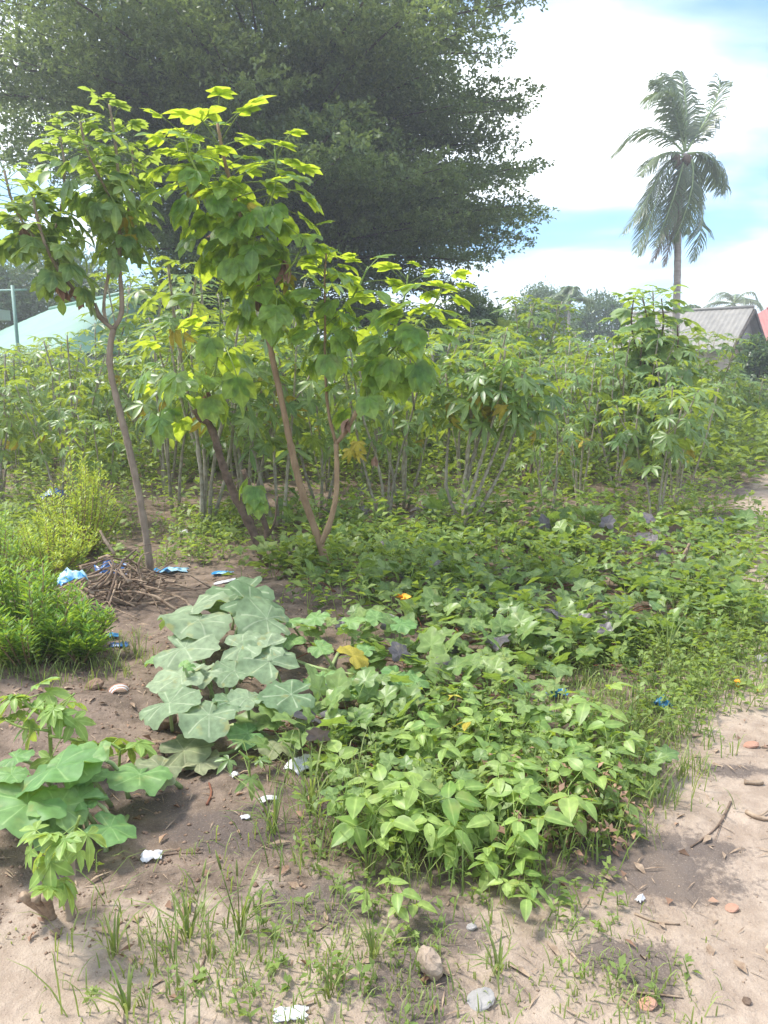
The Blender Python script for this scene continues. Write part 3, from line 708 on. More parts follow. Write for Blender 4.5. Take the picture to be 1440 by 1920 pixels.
LEAF_T = make_leafset(9, [M['tcas'], M['petg']], f_tree)
LEAF_TP = make_leafset(8, [M['tcas_pale'], M['petg']], f_treesmall)
LEAF_C = make_leafset(8, [M['cas'], M['petg']], f_cas)
LEAF_CY = make_leafset(5, [M['casy'], M['petg']], f_casy)
LEAF_OLD = make_leafset(3, [M['yellow'], M['petg']], lambda mb, r: palmate(mb, .14, 5, .12, .020, PROF_NARROW, R(80), .7, .6, R(75), .3, .0022, r))
def f_dry(mb, r):
    # a shrivelled leaf hanging straight down
    for k in range(4):
        a = R(-35 + 23 * k + r.uniform(-6, 6)); mt = Matrix.Rotation(R(r.uniform(68, 88)), 4, 'Y')
        lobe(mb, Vector((.05, 0, 0)), a * .5, r.uniform(.11, .16), r.uniform(.02, .032), PROF_OBOV, r.uniform(-.3, .5), r.uniform(.8, 1.5), mt, 0, r.random() * .5, .012)
    mb.tube([(0, 0, .01), (.03, 0, .012), (.05, 0, 0)], .002, 4, 1)
LEAF_DRY = make_leafset(4, [M['dry'], M['dead']], f_dry)

def hang_leaves(t, base, path, n, leafset, r, s0=.25, sc=(.85, 1.15), e_top=55, e_bot=-25, azc=None, azw=math.pi, old=0.0, dry=0.0, scale_top=.62):
    """leaves spiral round the last part of a stem: young and upright at the tip, older and drooping below"""
    pts = [Vector(p) for p in smoothpath(path, 1)]; seg = [0]
    for a, b in zip(pts[:-1], pts[1:]): seg.append(seg[-1] + (b - a).length)
    for i in range(n):
        u = (i + r.uniform(.1, .9)) / n; s = (s0 + (1 - s0) * u) * seg[-1]
        k = max(j for j in range(len(seg)) if seg[j] <= s + 1e-9); k = min(k, len(pts) - 2)
        p = pts[k].lerp(pts[k + 1], (s - seg[k]) / max(1e-6, seg[k + 1] - seg[k])) - base
        az = i * 2.4 + r.uniform(-.4, .4) if azc is None else azc + r.uniform(-azw, azw)
        e = R(e_bot + (e_top - e_bot) * u ** 1.3 + r.uniform(-14, 14)); q = r.random()
        me = r.choice(LEAF_DRY) if q < dry and u < .45 else r.choice(LEAF_OLD) if q < dry + old and u < .5 else r.choice(leafset)
        o = link('leaf', me, t, p, (R(r.uniform(-22, 22)), -e, az), r.uniform(*sc) * (1 - (1 - scale_top) * max(0, u - .75) * 4))
        if me in LEAF_DRY: o['label'] = 'shrivelled brown dead leaf'

def stem(t, base, pts, r0, r1, mat, n=7, knob=.16, name='stem', step=.03):
    o = link(name, woody([p - base for p in pts], r0, r1, n, knob, step).mesh(name, [mat]), t); return o

# ------------------------------------------------------------------ three tree cassavas in front
def tree_cassavas():
    r = random.Random(8)
    # pale barked, at the brush pile
    b = gpt(287, 1098); Y = b.y; P = lambda px, py, dy=0: at(px, py, Y + dy)
    t = thing('tree_cassava', 'slender pale barked tree cassava forking high above the brush pile', 'tree cassava', b)
    st = [b - Vector((0, 0, .05)), P(268, 960), P(245, 850), P(222, 760), P(205, 690), P(207, 645), P(213, 617)]
    stem(t, b, st, .024, .017, M['bpale'])
    br = {'a': [P(213, 617), P(190, 600, -.02), P(168, 570, -.05), P(140, 545, -.08), P(110, 508, -.12), P(88, 468, -.15), P(72, 420, -.18), P(62, 370, -.18)],
          'b': [P(213, 617), P(228, 592, .03), P(229, 560, .05), P(223, 490, .05), P(225, 400, .06), P(222, 320, .06), P(214, 250, .06), P(205, 195, .05)],
          'c': [P(200, 604), P(193, 578, .06), P(201, 525, .10), P(214, 470, .15), P(238, 410, .22), P(250, 340, .25), P(248, 270, .25)],
          'd': [P(110, 508, -.12), P(98, 450, .05), P(118, 380, .15), P(122, 310, .2), P(112, 250, .22)],
          'e': [P(88, 468, -.15), P(50, 430, -.1), P(22, 380, -.05), P(8, 320, -.05)],
          'f': [P(225, 400, .06), P(190, 340, -.15), P(160, 280, -.2), P(150, 225, -.2)],
          'g': [P(200, 604), P(186, 590, -.02), P(178, 568, -.03)]}
    rad = {'a': (.014, .008), 'b': (.015, .008), 'c': (.011, .007), 'd': (.009, .006), 'e': (.008, .006), 'f': (.008, .006), 'g': (.012, .009)}
    for k, pts in br.items(): stem(t, b, pts, *rad[k], M['bpale'], 6, .18, 'branch')
    for k, n, s0 in (('a', 38, .42), ('b', 60, .36), ('c', 44, .46), ('d', 50, .33), ('e', 46, .25), ('f', 46, .15)):
        hang_leaves(t, b, br[k], n, LEAF_TP, r, s0, (.62, 1.08), 50, -30, old=.03, dry=.02)
    for px, py, s in ((98, 530, 1.1), (132, 570, 1.2), (128, 560, .9)):
        o = link('leaf', r.choice(LEAF_DRY), t, P(px, py - 22, -.12) - b, (0, 0, r.uniform(0, 6)), s * .6); o['label'] = 'shrivelled brown dead leaf'
    # dark trunk with a fork near the ground
    b = gpt(505, 1062); Y = b.y
    t = thing('tree_cassava', 'dark barked tree cassava forking near the ground with cut stubs', 'tree cassava', b)
    st = [b - Vector((0, 0, .05)), P(488, 1030), P(470, 985), P(440, 930), P(416, 870), P(402, 815), P(388, 788)]
    stem(t, b, st, .034, .025, M['bdark'], 8, .22)
    stem(t, b, [P(492, 1036), P(503, 1000, .03), P(488, 958, .05), P(470, 918, .08), P(456, 880, .1)], .022, .015, M['bdark'], 7, .2)
    stem(t, b, [P(500, 1010, .03), P(516, 982, .05), P(521, 930, .06)], .010, .006, M['bdark'], 5, .2, 'branch')
    stem(t, b, [P(390, 792), P(374, 786, -.02), P(364, 768, -.03)], .021, .017, M['bdark'], 7, .25, 'stub')
    stem(t, b, [P(391, 796), P(397, 775, .01), P(398, 752, .02)], .018, .014, M['bdark'], 7, .25, 'stub')
    sh1 = [P(397, 760, .02), P(386, 720, -.05), P(362, 700, -.08), P(345, 660, -.1), P(340, 620, -.1)]
    sh2 = [P(397, 760, .02), P(402, 710, -.03), P(412, 640, -.06), P(413, 560, -.08), P(412, 500, -.1)]
    sh3 = [P(366, 770, -.03), P(350, 745, .1), P(320, 720, .15), P(305, 690, .18)]
    for q in (sh1, sh2, sh3): stem(t, b, q, .007, .004, M['petg'], 5, .1, 'shoot')
    for q, n in ((sh1, 13), (sh2, 16), (sh3, 8)): hang_leaves(t, b, q, n, LEAF_T, r, .2, (.8, 1.15), 35, -35, old=.03)
    for px, py, az, e, dy in ((400, 640, -1.6, -.75, -.35), (372, 690, -2.2, -.6, -.25), (330, 705, -2.6, -.5, -.2), (425, 700, -1.0, -.7, -.2), (318, 760, -2.0, -.9, 0)):
        link('leaf', r.choice(LEAF_T), t, P(px, py - 45, dy) - b, (0, -e, az), r.uniform(1.0, 1.25))
    for px, py in ((500, 880), (470, 905), (480, 885)): link('leaf', r.choice(LEAF_T), t, P(px, py, -.05) - b, (0, .3, r.uniform(-3, 0)), .9)
    o = link('leaf', LEAF_DRY[0], t, P(395, 735, -.04) - b, (0, 0, -1.6), 1.2); o['label'] = 'shrivelled brown dead leaf'
    # tan trunk, tallest, with a second leaning stem
    b = gpt(618, 1078); Y = b.y
    t = thing('tree_cassava', 'tallest tree cassava with tan trunk and glowing yellow green crown', 'tree cassava', b)
    st = [b - Vector((0, 0, .05)), P(604, 1030), P(588, 985), P(565, 920), P(548, 850), P(530, 760), P(508, 660), P(490, 560), P(478, 500), P(462, 440), P(440, 370), P(420, 300), P(408, 232)]
    stem(t, b, st, .026, .009, M['bbrown'], 8, .14)
    st2 = [P(600, 1022), P(618, 985, -.02), P(631, 930, -.03), P(632, 880, -.03), P(630, 832, -.03)]
    stem(t, b, st2, .020, .015, M['bbrown'], 7, .14)
    br = {'p': [P(630, 832, -.03), P(614, 770, 0), P(609, 680, .03), P(610, 590, .03), P(608, 520, .03), P(612, 475, .03)],
          'q': [P(630, 832, -.03), P(650, 808, -.05), P(672, 765, -.08), P(693, 720, -.10), P(714, 680, -.12)],
          'r': [P(700, 706, -.1), P(720, 655, -.05), P(745, 600, 0), P(760, 555, 0), P(765, 515, 0)],
          's': [P(714, 680, -.12), P(750, 640, -.25), P(790, 600, -.3), P(820, 565, -.32), P(830, 535, -.3)],
          'u': [P(609, 640, .03), P(640, 590, .1), P(672, 540, .15), P(690, 500, .15)],
          'v': [P(462, 440), P(500, 400, -.12), P(520, 340, -.18), P(515, 280, -.2)],
          'w': [P(450, 400), P(400, 360, -.15), P(360, 310, -.2), P(345, 250, -.22)],
          'x': [P(470, 470), P(430, 440, .15), P(390, 400, .25), P(370, 340, .3), P(375, 270, .3)],
          'z': [P(490, 560), P(530, 520, -.1), P(560, 480, -.15), P(570, 440, -.15)]}
    rad = {'p': (.011, .006), 'q': (.015, .012)}
    for k, pts in br.items(): stem(t, b, pts, *rad.get(k, (.008, .005)), M['bbrown'] if k in 'pq' else M['petg'], 6, .14, 'branch')
    hang_leaves(t, b, st[6:], 58, LEAF_T, r, .22, (.8, 1.15), 50, -40, dry=.02, scale_top=.9)
    for k, n, s0 in (('p', 26, .5), ('q', 8, .55), ('r', 24, .15), ('s', 30, .15), ('u', 18, .25), ('v', 28, .2), ('w', 30, .2), ('x', 26, .2), ('z', 14, .2)):
        hang_leaves(t, b, br[k], n, LEAF_T, r, s0, (.78, 1.12), 45, -35, dry=.03, old=.02)
    for px, py, s, kind in ((520, 505, .95, 0), (664, 800, .8, 0), (676, 830, .8, 1), (650, 845, .7, 1), (707, 870, .5, 0), (690, 850, .7, 1)):
        o = link('leaf', r.choice(LEAF_DRY if kind == 0 else LEAF_OLD), t, P(px, py - 15, -.06) - b, (0, 0, r.uniform(-2.5, -.5)), s)
        o['label'] = 'shrivelled brown dead leaf' if kind == 0 else 'yellowing old leaf hanging down'
tree_cassavas()

def special_cassavas():
    r = random.Random(5)
    # fan of thin grey stems, broad flat canopy
    b = gpt(868, 1004); Y = b.y; P = lambda px, py, dy=0: at(px, py, Y + dy)
    t = thing('cassava_bush', 'cassava bush of fanned thin grey stems under a wide yellow green canopy', 'cassava', b)
    fans = [[(862, 1000), (884, 920), (912, 830), (938, 740), (948, 650)], [(868, 1002), (900, 915), (940, 820), (965, 740), (985, 690)], [(874, 1004), (915, 930), (950, 860), (968, 800), (1010, 720)],
            [(858, 1002), (866, 930), (880, 840), (884, 760), (872, 690)], [(856, 1002), (872, 900), (905, 800), (915, 720), (905, 660)], [(850, 1000), (835, 930), (838, 850), (846, 770), (836, 700)]]
    for i, pl in enumerate(fans):
        n = len(pl); q = [P(x, y, (i - 2.5) * .12 * k / n) for k, (x, y) in enumerate(pl)]; q[0] = b + Vector(((i - 2.5) * .03, .02 * i - .05, -.03))
        stem(t, b, q, .015, .008, M['bgrey'], 6, .3)
        hang_leaves(t, b, q, 26, LEAF_C if i % 2 else LEAF_C + LEAF_CY, r, .74, (1.0, 1.35), 35, -12, old=.10)
    # tall dark one right of centre, below the palm
    b = gpt(1256, 905); Y = b.y
    t = thing('tree_cassava', 'tall dark green tree cassava in front of the palm trunk and grey roof', 'tree cassava', b)
    st = [b - Vector((0, 0, .05)), P(1250, 850), P(1226, 790), P(1222, 720), P(1220, 660)]
    stem(t, b, st, .040, .024, M['bdark'], 8, .2)
    for pl, dy in (([(1220, 660), (1216, 620), (1210, 580), (1204, 555)], 0), ([(1221, 680), (1240, 640), (1245, 600), (1240, 560)], .2), ([(1221, 700), (1195, 660), (1182, 610), (1188, 560)], -.2),
                   ([(1222, 720), (1260, 690), (1272, 650), (1270, 610)], -.3), ([(1226, 780), (1190, 740), (1170, 700), (1165, 640)], .3), ([(1226, 790), (1250, 750), (1262, 720), (1256, 680)], .1), ([(1224, 760), (1205, 720), (1200, 680), (1204, 640)], -.35), ([(1236, 830), (1215, 790), (1195, 770), (1185, 740)], -.3), ([(1240, 830), (1262, 800), (1275, 770), (1278, 740)], -.2), ([(1221, 690), (1228, 640), (1226, 590), (1224, 545)], .4)):
        q = [P(x, y, dy * k / 3) for k, (x, y) in enumerate(pl)]
        stem(t, b, q, .014, .007, M['bdark'], 6, .2, 'branch'); hang_leaves(t, b, q, 25, LEAF_TP, r, .12, (1.2, 1.8), 50, -35)
special_cassavas()

# ------------------------------------------------------------------ cassava field
def proto_cassava(seed, hgt, nst, leaves):
    """stem paths and leaf placements of one bush, about its base"""
    r = random.Random(seed); stems, lv = [], []
    a0 = r.uniform(0, 6.28)
    for i in range(nst):
        a = a0 + 6.28 * i / nst + r.uniform(-.4, .4); lean = r.uniform(.10, .34); h = hgt * r.uniform(.8, 1.08)
        d = Vector((math.cos(a), math.sin(a), 0)); k = r.uniform(-.06, .06)
        pts = [d * .03 + Vector((0, 0, -.04)), d * (lean * h * .35) + Vector((k, k, h * .33)), d * (lean * h * .7) + Vector((-k, k, h * .68)), d * (lean * h * .95) + Vector((0, 0, h))]
        stems.append((pts, .013, .006))
        ends = [pts]
        if r.random() < .6:
            p = pts[2]; a2 = a + r.choice((-1, 1)) * r.uniform(.6, 1.3); d2 = Vector((math.cos(a2), math.sin(a2), 0))
            q = [p, p + d2 * .14 + Vector((0, 0, h * .14)), p + d2 * .22 + Vector((0, 0, h * .30))]; stems.append((q, .008, .005)); ends.append(q)
        for e, pp in enumerate(ends):
            sm = smoothpath(pp, 1); n = int(leaves * (1 if e == 0 else .7) / nst) + 1
            for j in range(n):
                u = (j + r.random()) / n; s = (.50 + .50 * u) if e == 0 else .25 + .75 * u
                x = s * (len(sm) - 1); kk = min(int(x), len(sm) - 2)
                lv.append((sm[kk].lerp(sm[kk + 1], x - kk), (R(r.uniform(-20, 20)), -R(-22 + 62 * u ** 1.2 + r.uniform(-15, 15)), j * 2.4 + r.uniform(-.4, .4)), r.uniform(.85, 1.2) * (1 if u < .85 else .7), u))
    return stems, lv
NEARP = [proto_cassava(100 + i, h, n, 50) for i, (h, n) in enumerate(((1.40, 3), (1.55, 4), (1.3, 3), (1.65, 4), (1.5, 5)))]
NEAR_STEMS = [[woody(p, a, b, 6, .3, .05).mesh('stem', [M['bgrey']]) for p, a, b in st] for st, _ in NEARP]
FARP = []
for i, (h, n) in enumerate(((1.5, 3), (1.65, 4), (1.4, 3), (1.75, 4))):
    st, lv = proto_cassava(300 + i, h, n, 78); r = random.Random(i); mb = MB()
    for p, e, s, u in lv:
        bm = Matrix.Translation(p) @ Euler(e).to_matrix().to_4x4() @ Matrix.Scale(s, 4)
        palmate(mb, r.uniform(.13, .2), 5, r.uniform(.13, .16), r.uniform(.022, .028), ([0, .5, 1], [.2, 1, 0]), R(110), r.uniform(.1, .45), r.uniform(.1, .4), R(r.uniform(8, 45)), .1, .003, r, bm, r.random() * .5 + .45 * u * u, 0, 1, False)
    FARP.append(([woody(p, a, b, 5, .2, .2, 0).mesh('stem', [M['bgrey']]) for p, a, b in st], mb.mesh('foliage', [M['cas_far'], M['petg']], False)))
CAS_XY = []
def field():
    r = random.Random(77); rows = [6.35, 7.3, 8.45, 9.4, 10.4, 11.5, 12.7, 14.0, 15.4, 16.9, 18.5, 20.2]
    for ri, Y in enumerate(rows):
        sp = .80 + .022 * ri; half = Y * 745 / F + .2; x = -half + r.uniform(0, .5); spots = []
        while x < half:
            yy = Y + r.uniform(-.28, .28); xx = x + r.uniform(-.2, .2); x += sp
            px, py = proj(xx, yy, 0)
            if xx > path_edge(yy) - .35: continue
            if ri == 0 and (570 < px < 700 or px < 150 or px > 1330): continue
            if ri == 1 and (px > 1330): continue
            if abs(px - 1256) < 60 and ri in (2, 3): continue
            if (ri == 0 and 780 < px < 1020) or (ri == 1 and 810 < px < 950): continue
            if 18.2 < yy < 23 and abs(xx + 2.6) < 1: continue
            spots.append((xx, yy))
        for i, (xx, yy) in enumerate(spots):
            CAS_XY.append((xx, yy)); z = gzf(xx, yy); rz = r.uniform(0, 6.28); px, py = proj(xx, yy, 0)
            sc = r.uniform(.74, 1.22) * (1.08 if px < 650 else .97)
            if px > 1230: sc *= 1.0 if ri < 6 else .86
            if px < 200 and ri > 2: sc *= .92
            if 840 < px < 1180 and 4 <= ri <= 9: sc *= r.uniform(1.12, 1.4)
            if px < 200: sc *= .90
            if 200 <= px < 560 and ri < 6: sc *= r.uniform(.95, 1.22)
            lab = f"bushy green cassava, {nth(i)} from the left in the {nth(ri)} row of the field" if i < 20 else f"bushy green cassava at the track end of the {nth(ri)} row"
            t = thing('cassava_bush', lab, 'cassava', (xx, yy, z), rz, 'cassava bushes in the field'); t.scale = (sc, sc, sc)
            if ri < 4:
                k = r.randrange(len(NEARP)); st, lv = NEARP[k]
                for me in NEAR_STEMS[k]: link('stem', me, t)
                for p, e, s, u in lv:
                    q = r.random(); me = r.choice(LEAF_OLD) if q < .05 and u < .35 else r.choice(LEAF_CY) if u > .93 and q < .5 else r.choice(LEAF_C)
                    link('leaf', me, t, p, e, s * r.uniform(.9, 1.15) * (1.25 if me in LEAF_CY else 1))
            else:
                sts, fo = r.choice(FARP)
                for me in sts: link('stem', me, t)
                o = link('foliage', fo, t); o['kind'] = 'stuff'
field()

# ------------------------------------------------------------------ pumpkins
def pumpkin_leaf(seed, lobed=.12):
    r = random.Random(seed); mb = MB(); nth_ = 40; ph = r.uniform(0, 6)
    bites = [(r.uniform(-2.6, 2.6), r.uniform(.04, .10), r.uniform(.04, .16)) for _ in range(4)]
    def rf(th):
        a = abs(th)
        k = 1 - sum(d * math.exp(-((th - c) / w) ** 2) for c, w, d in bites) + lobed * math.cos(5 * th) + .05 * math.sin(3 * th + ph) + .03 * math.sin(11 * th + ph) + .025 * math.sin(17 * th)
        k *= 1 - .80 * math.exp(-((math.pi - a) / .28) ** 2)
        return k * (.92 + .08 * math.cos(th))
    def zf(x, y, k, th):
        rr = math.hypot(x, y)
        return .16 * rr * rr * math.cos(2 * th + ph * .2) + .035 * rr * math.cos(5 * th + math.pi) + .06 * k * k * math.sin(7 * th + ph) + .035 * k ** 3 * math.sin(13 * th + 2 * ph) + .16 * abs(y) + .06 * rr - .22 * rr * rr + .035 * math.sin(6 * x + ph) * math.cos(5 * y + ph)
    veins = {int(round((math.pi + a) / (2 * math.pi) * nth_)) % nth_ for a in (0, R(45), R(-45), R(95), R(-95), R(140), R(-140))}
    polarblade(mb, rf, nth_, 6, zf, Matrix.Identity(4), 0, veins); return mb
PL = [pumpkin_leaf(i, .015 + .014 * i) for i in range(6)]
PMESH = {k: [p.mesh('leaf', [M[k]]) for p in PL] for k in ('pump', 'pumpg', 'pumpd')}
def pumpkin(label, base_px, leaves, vines, seed):
    r = random.Random(seed); b = gpt(*base_px); t = thing('pumpkin_plant', label, 'pumpkin plant', b)
    for pts in vines:
        q = [gpt(*p) + Vector((0, 0, .018)) - b for p in pts]
        link('vine', woody(q, .009, .006, 6, .15, .05).mesh('vine', [M['petp']]), t)
    for (px, py, w, hgt, mat, tx, ty) in leaves:
        hgt *= .68; c = gpt(px, py, hgt); c.z += hgt; dist = (c - Vector((0, 0, H))).length
        rad = w * dist / F * .475
        n = r.randrange(6); az = r.uniform(0, 6.28)
        rot = (Euler((R(tx * .35 + r.uniform(-12, 12)), R(ty + r.uniform(-16, 16)), 0)).to_matrix() @ Euler((0, 0, az)).to_matrix()).to_euler()
        o = link('leaf', PMESH[mat][n], t, c - b, rot, rad)
        if mat == 'pumpd': o['label'] = 'dusty dull leaf lying low'
        g = Vector((c.x + r.uniform(-.10, .10), c.y + r.uniform(-.02, .14), 0)); g.z = gzf(g.x, g.y)
        mid = c.lerp(g, .5) + Vector((r.uniform(-.03, .03), .02, .02))
        link('leaf_stalk', woody([g - b, mid - b, c - b - Vector((0, 0, .004))], .0075, .0052, 6, .08, .05).mesh('leaf_stalk', [M['petp']]), t)
A = 'pump'
pumpkin('pumpkin plant with big pale grey green leaves spread over bare soil', (430, 1330), [
    (452, 1112, 150, .34, A, 22, 8), (362, 1138, 150, .30, A, 18, -6), (372, 1162, 150, .33, A, 20, -4), (470, 1130, 150, .36, A, 28, 10), (500, 1160, 130, .36, A, 30, 8),
    (346, 1215, 132, .30, A, 20, -6), (455, 1212, 105, .32, A, 24, 4), (500, 1212, 100, .34, A, 30, 12), (505, 1240, 130, .30, A, 22, 10), (440, 1258, 90, .27, A, 16, 0),
    (340, 1268, 120, .29, A, 24, -10), (378, 1262, 90, .26, A, 24, 5), (318, 1318, 128, .25, A, 18, -12), (392, 1340, 122, .24, A, 26, -4), (432, 1316, 66, .26, A, 20, 6), (466, 1308, 82, .25, A, 22, 8),
    (546, 1302, 112, .24, A, 22, 10), (464, 1375, 72, .13, 'pumpg', 18, 8), (345, 1408, 110, .07, 'pumpd', 6, 0), (374, 1430, 84, .06, 'pumpd', 16, 6), (520, 1392, 100, .07, 'pumpd', 8, 4),
    (300, 1232, 66, .18, 'pumpg', 16, -8), (452, 1365, 50, .12, 'pumpg', 10, 0), (355, 1250, 30, .36, 'pumpg', 40, 10), (345, 1246, 24, .40, 'casy' if False else 'pumpg', 50, 0)],
    [[(430, 1330), (470, 1390), (440, 1420), (380, 1425)], [(430, 1330), (420, 1270), (440, 1200), (460, 1140)], [(430, 1330), (520, 1330), (560, 1330)]], 1)
pumpkin('pumpkin vine with small round leaves beside the sweet potato patch', (620, 1260), [
    (544, 1166, 54, .24, 'pumpg', 26, 4), (592, 1158, 62, .26, 'pumpg', 28, -6), (546, 1200, 58, .19, 'pumpg', 20, 0), (600, 1214, 54, .18, 'pumpg', 24, 5), (656, 1166, 60, .25, 'pumpg', 26, 5),
    (752, 1170, 62, .27, 'pumpg', 34, 10), (706, 1160, 48, .24, 'pumpg', 30, 0), (602, 1270, 76, .17, 'pumpg', 18, 0), (664, 1292, 66, .12, 'pumpg', 18, 0), (742, 1266, 66, .15, 'pumpg', 22, 4), (780, 1278, 60, .10, 'pumpg', 18, 0), (690, 1218, 46, .17, 'pumpg', 20, 0)],
    [[(540, 1240), (600, 1262), (680, 1275), (760, 1285)], [(620, 1260), (640, 1220), (720, 1205)]], 2)
t = bpy.data.objects['pumpkin_plant.001']
b = t.location
c = gpt(662, 1238, .10); c.z += .12
o = link('leaf', PL[1].mesh('leaf', [M['yellow']]), t, c - b, (R(30), R(10), 1), .085); o['label'] = 'yellowing round leaf with brown edge'
c = gpt(755, 1122, .2); c.z += .2
for k in range(5):
    mb = MB(); lobe(mb, Vector((0, 0, 0)), 0, .045, .017, PROF_OVATE, .4, .3, Matrix.Rotation(R(-40), 4, 'Y')); o = link('petal', mb.mesh('petal', [M['orange']]), t, c - b, (R(35), 0, k * 1.257)); o['label'] = 'orange flower petal'
g = gpt(755, 1150); link('flower_stalk', woody([g - b, c - b], .005, .004, 5, .05).mesh('flower_stalk', [M['petp']]), t)
pumpkin('pumpkin plant with broad bright leaves in the near bottom corner', (150, 1560), [
    (52, 1508, 150, .25, 'pumpg', 26, -8), (108, 1516, 110, .22, 'pumpg', 24, 10), (105, 1440, 150, .30, 'pumpg', 20, -6), (140, 1432, 110, .31, 'pumpg', 24, 8), (176, 1412, 66, .28, 'pumpg', 40, -20),
    (168, 1452, 70, .24, 'pumpg', 30, 6), (148, 1498, 84, .20, 'pumpg', 20, 0), (178, 1500, 50, .18, 'pumpg', 20, 0), (262, 1452, 120, .17, 'pumpg', 10, -4), (300, 1440, 90, .15, 'pumpd', 8, 0), (206, 1552, 96, .12, 'pumpg', 22, 8), (22, 1452, 60, .28, 'pumpg', 30, 0),
    (100, 1560, 70, .10, 'pumpg', 18, 0), (30, 1420, 60, .25, 'pumpg', 30, 0), (-30, 1480, 120, .25, 'pumpg', 20, 0)],
    [[(60, 1590), (150, 1560), (210, 1600), (240, 1540)], [(150, 1560), (120, 1510), (60, 1490)]], 3)

# ------------------------------------------------------------------ young cassavas on the bare soil
def young_cassava(label, px, py, stems, leaves, seed, lset, sc=1.0, mat='bpale', r0=.012):
    r = random.Random(seed); b = gpt(px, py); t = thing('young_cassava', label, 'cassava', b); Y = b.y
    for i, pl in enumerate(stems):
        q = [at(x, y, Y - .03 * i) - b for x, y in pl]
        if i == 0: q[0] = Vector((0, 0, -.03))
        link('stem', woody(q, r0 if i == 0 else .005, r0 * .8 if i == 0 else .003, 7, .2, .02).mesh('stem', [M[mat if i == 0 else 'petg']]), t)
        for k in range(leaves[i]):
            u = r.uniform(.3, 1) if i else r.uniform(.75, 1); x = u * (len(q) - 1); kk = min(int(x), len(q) - 2)
            link('leaf', r.choice(lset), t, q[kk].lerp(q[kk + 1], x - kk), (R(r.uniform(-25, 25)), R(r.uniform(-50, 25)), r.uniform(0, 6.28)), sc * r.uniform(.75, 1.2))
young_cassava('young cassava sprouting from a cut grey cutting in the near corner', 130, 1722, [[(130, 1722), (132, 1650), (136, 1595)], [(136, 1600), (110, 1590), (85, 1570)], [(136, 1598), (140, 1560), (150, 1530)], [(130, 1680), (90, 1670), (75, 1640)]], [2, 4, 5, 3], 1, LEAF_CY, .68)
young_cassava('low young cassava with pale curled leaves above the corner pumpkin', 95, 1440, [[(95, 1440), (95, 1390), (92, 1350)], [(92, 1350), (60, 1330), (40, 1310)], [(92, 1350), (120, 1320), (140, 1300)], [(93, 1370), (40, 1365), (10, 1350)], [(93, 1380), (130, 1385), (155, 1390)]], [3, 5, 5, 5, 3], 2, LEAF_CY, .85, 'petg', .007)
young_cassava('single pale young cassava sprout beside the corner pumpkin', 222, 1452, [[(222, 1452), (224, 1425), (226, 1405)], [(226, 1405), (215, 1398), (205, 1392)]], [4, 2], 3, LEAF_CY, .9, 'petg', .005)
young_cassava('blue green young cassava between the bean patch and pumpkin', 470, 1480, [[(470, 1480), (468, 1445), (466, 1425)], [(466, 1425), (455, 1415), (448, 1408)]], [4, 2], 4, LEAF_C, .42, 'petg', .004)

# ------------------------------------------------------------------ bean and sweet potato patches
def f_bean(mb, r):
    P = r.uniform(.07, .13); q = [Vector((P * t, 0, -.2 * P * t * t)) for t in (0, .5, 1)]; mb.tube(q, .0018, 4, 1)
    for a, off, k in ((0, .022, 1.1), (1.45, 0, .95), (-1.45, 0, .95)):
        mt = Matrix.Translation(q[-1]) @ Matrix.Rotation(R(r.uniform(0, 35)), 4, 'Y') @ Matrix.Translation((off, 0, 0)) @ Matrix.Rotation(a, 4, 'Z') @ Matrix.Rotation(R(r.uniform(-5, 35)), 4, 'Y')
        lobe(mb, Vector((0, 0, 0)), 0, r.uniform(.085, .110) * k, r.uniform(.026, .034) * k, PROF_OVATE, r.uniform(.1, .35), r.uniform(.1, .4), mt)
LEAF_B = make_leafset(7, [M['bean'], M['petg']], f_bean)
def f_pot(mb, r):
    P = r.uniform(.10, .2); q = [Vector((P * t, 0, -.1 * P * t * t)) for t in (0, .5, 1)]; mb.tube(q, .0018, 4, 1)
    lob = r.uniform(.25, .6); ph = r.uniform(0, 6)
    def rf(th):
        a = abs(th); k = .060 * (1 + .35 * max(0, math.cos(th)) ** 3)
        for c, wd, am in ((0, .36, .9), (.95, .30, .8), (2.0, .34, .75)): k += .050 * am * (.5 + lob) * math.exp(-((a - c) / wd) ** 2)
        return k * (1 - .75 * math.exp(-((math.pi - a) / .35) ** 2))
    zf = lambda x, y, k, th: .25 * abs(y) - 1.6 * (x * x + y * y) + .005 * math.sin(5 * th + ph) * k
    mt = Matrix.Translation(q[-1]) @ Matrix.Rotation(R(r.uniform(5, 50)), 4, 'Y') @ Matrix.Translation((.012, 0, 0))
    polarblade(mb, rf, 30, 3, zf, mt, 0, {15, 19, 11, 24, 6})
LEAF_P = make_leafset(7, [M['pot'], M['petg']], f_pot)
LEAF_PP = make_leafset(3, [M['potp'], M['reds']], f_pot)
LEAF_OLDB = make_leafset(2, [M['yellow'], M['petg']], f_bean)
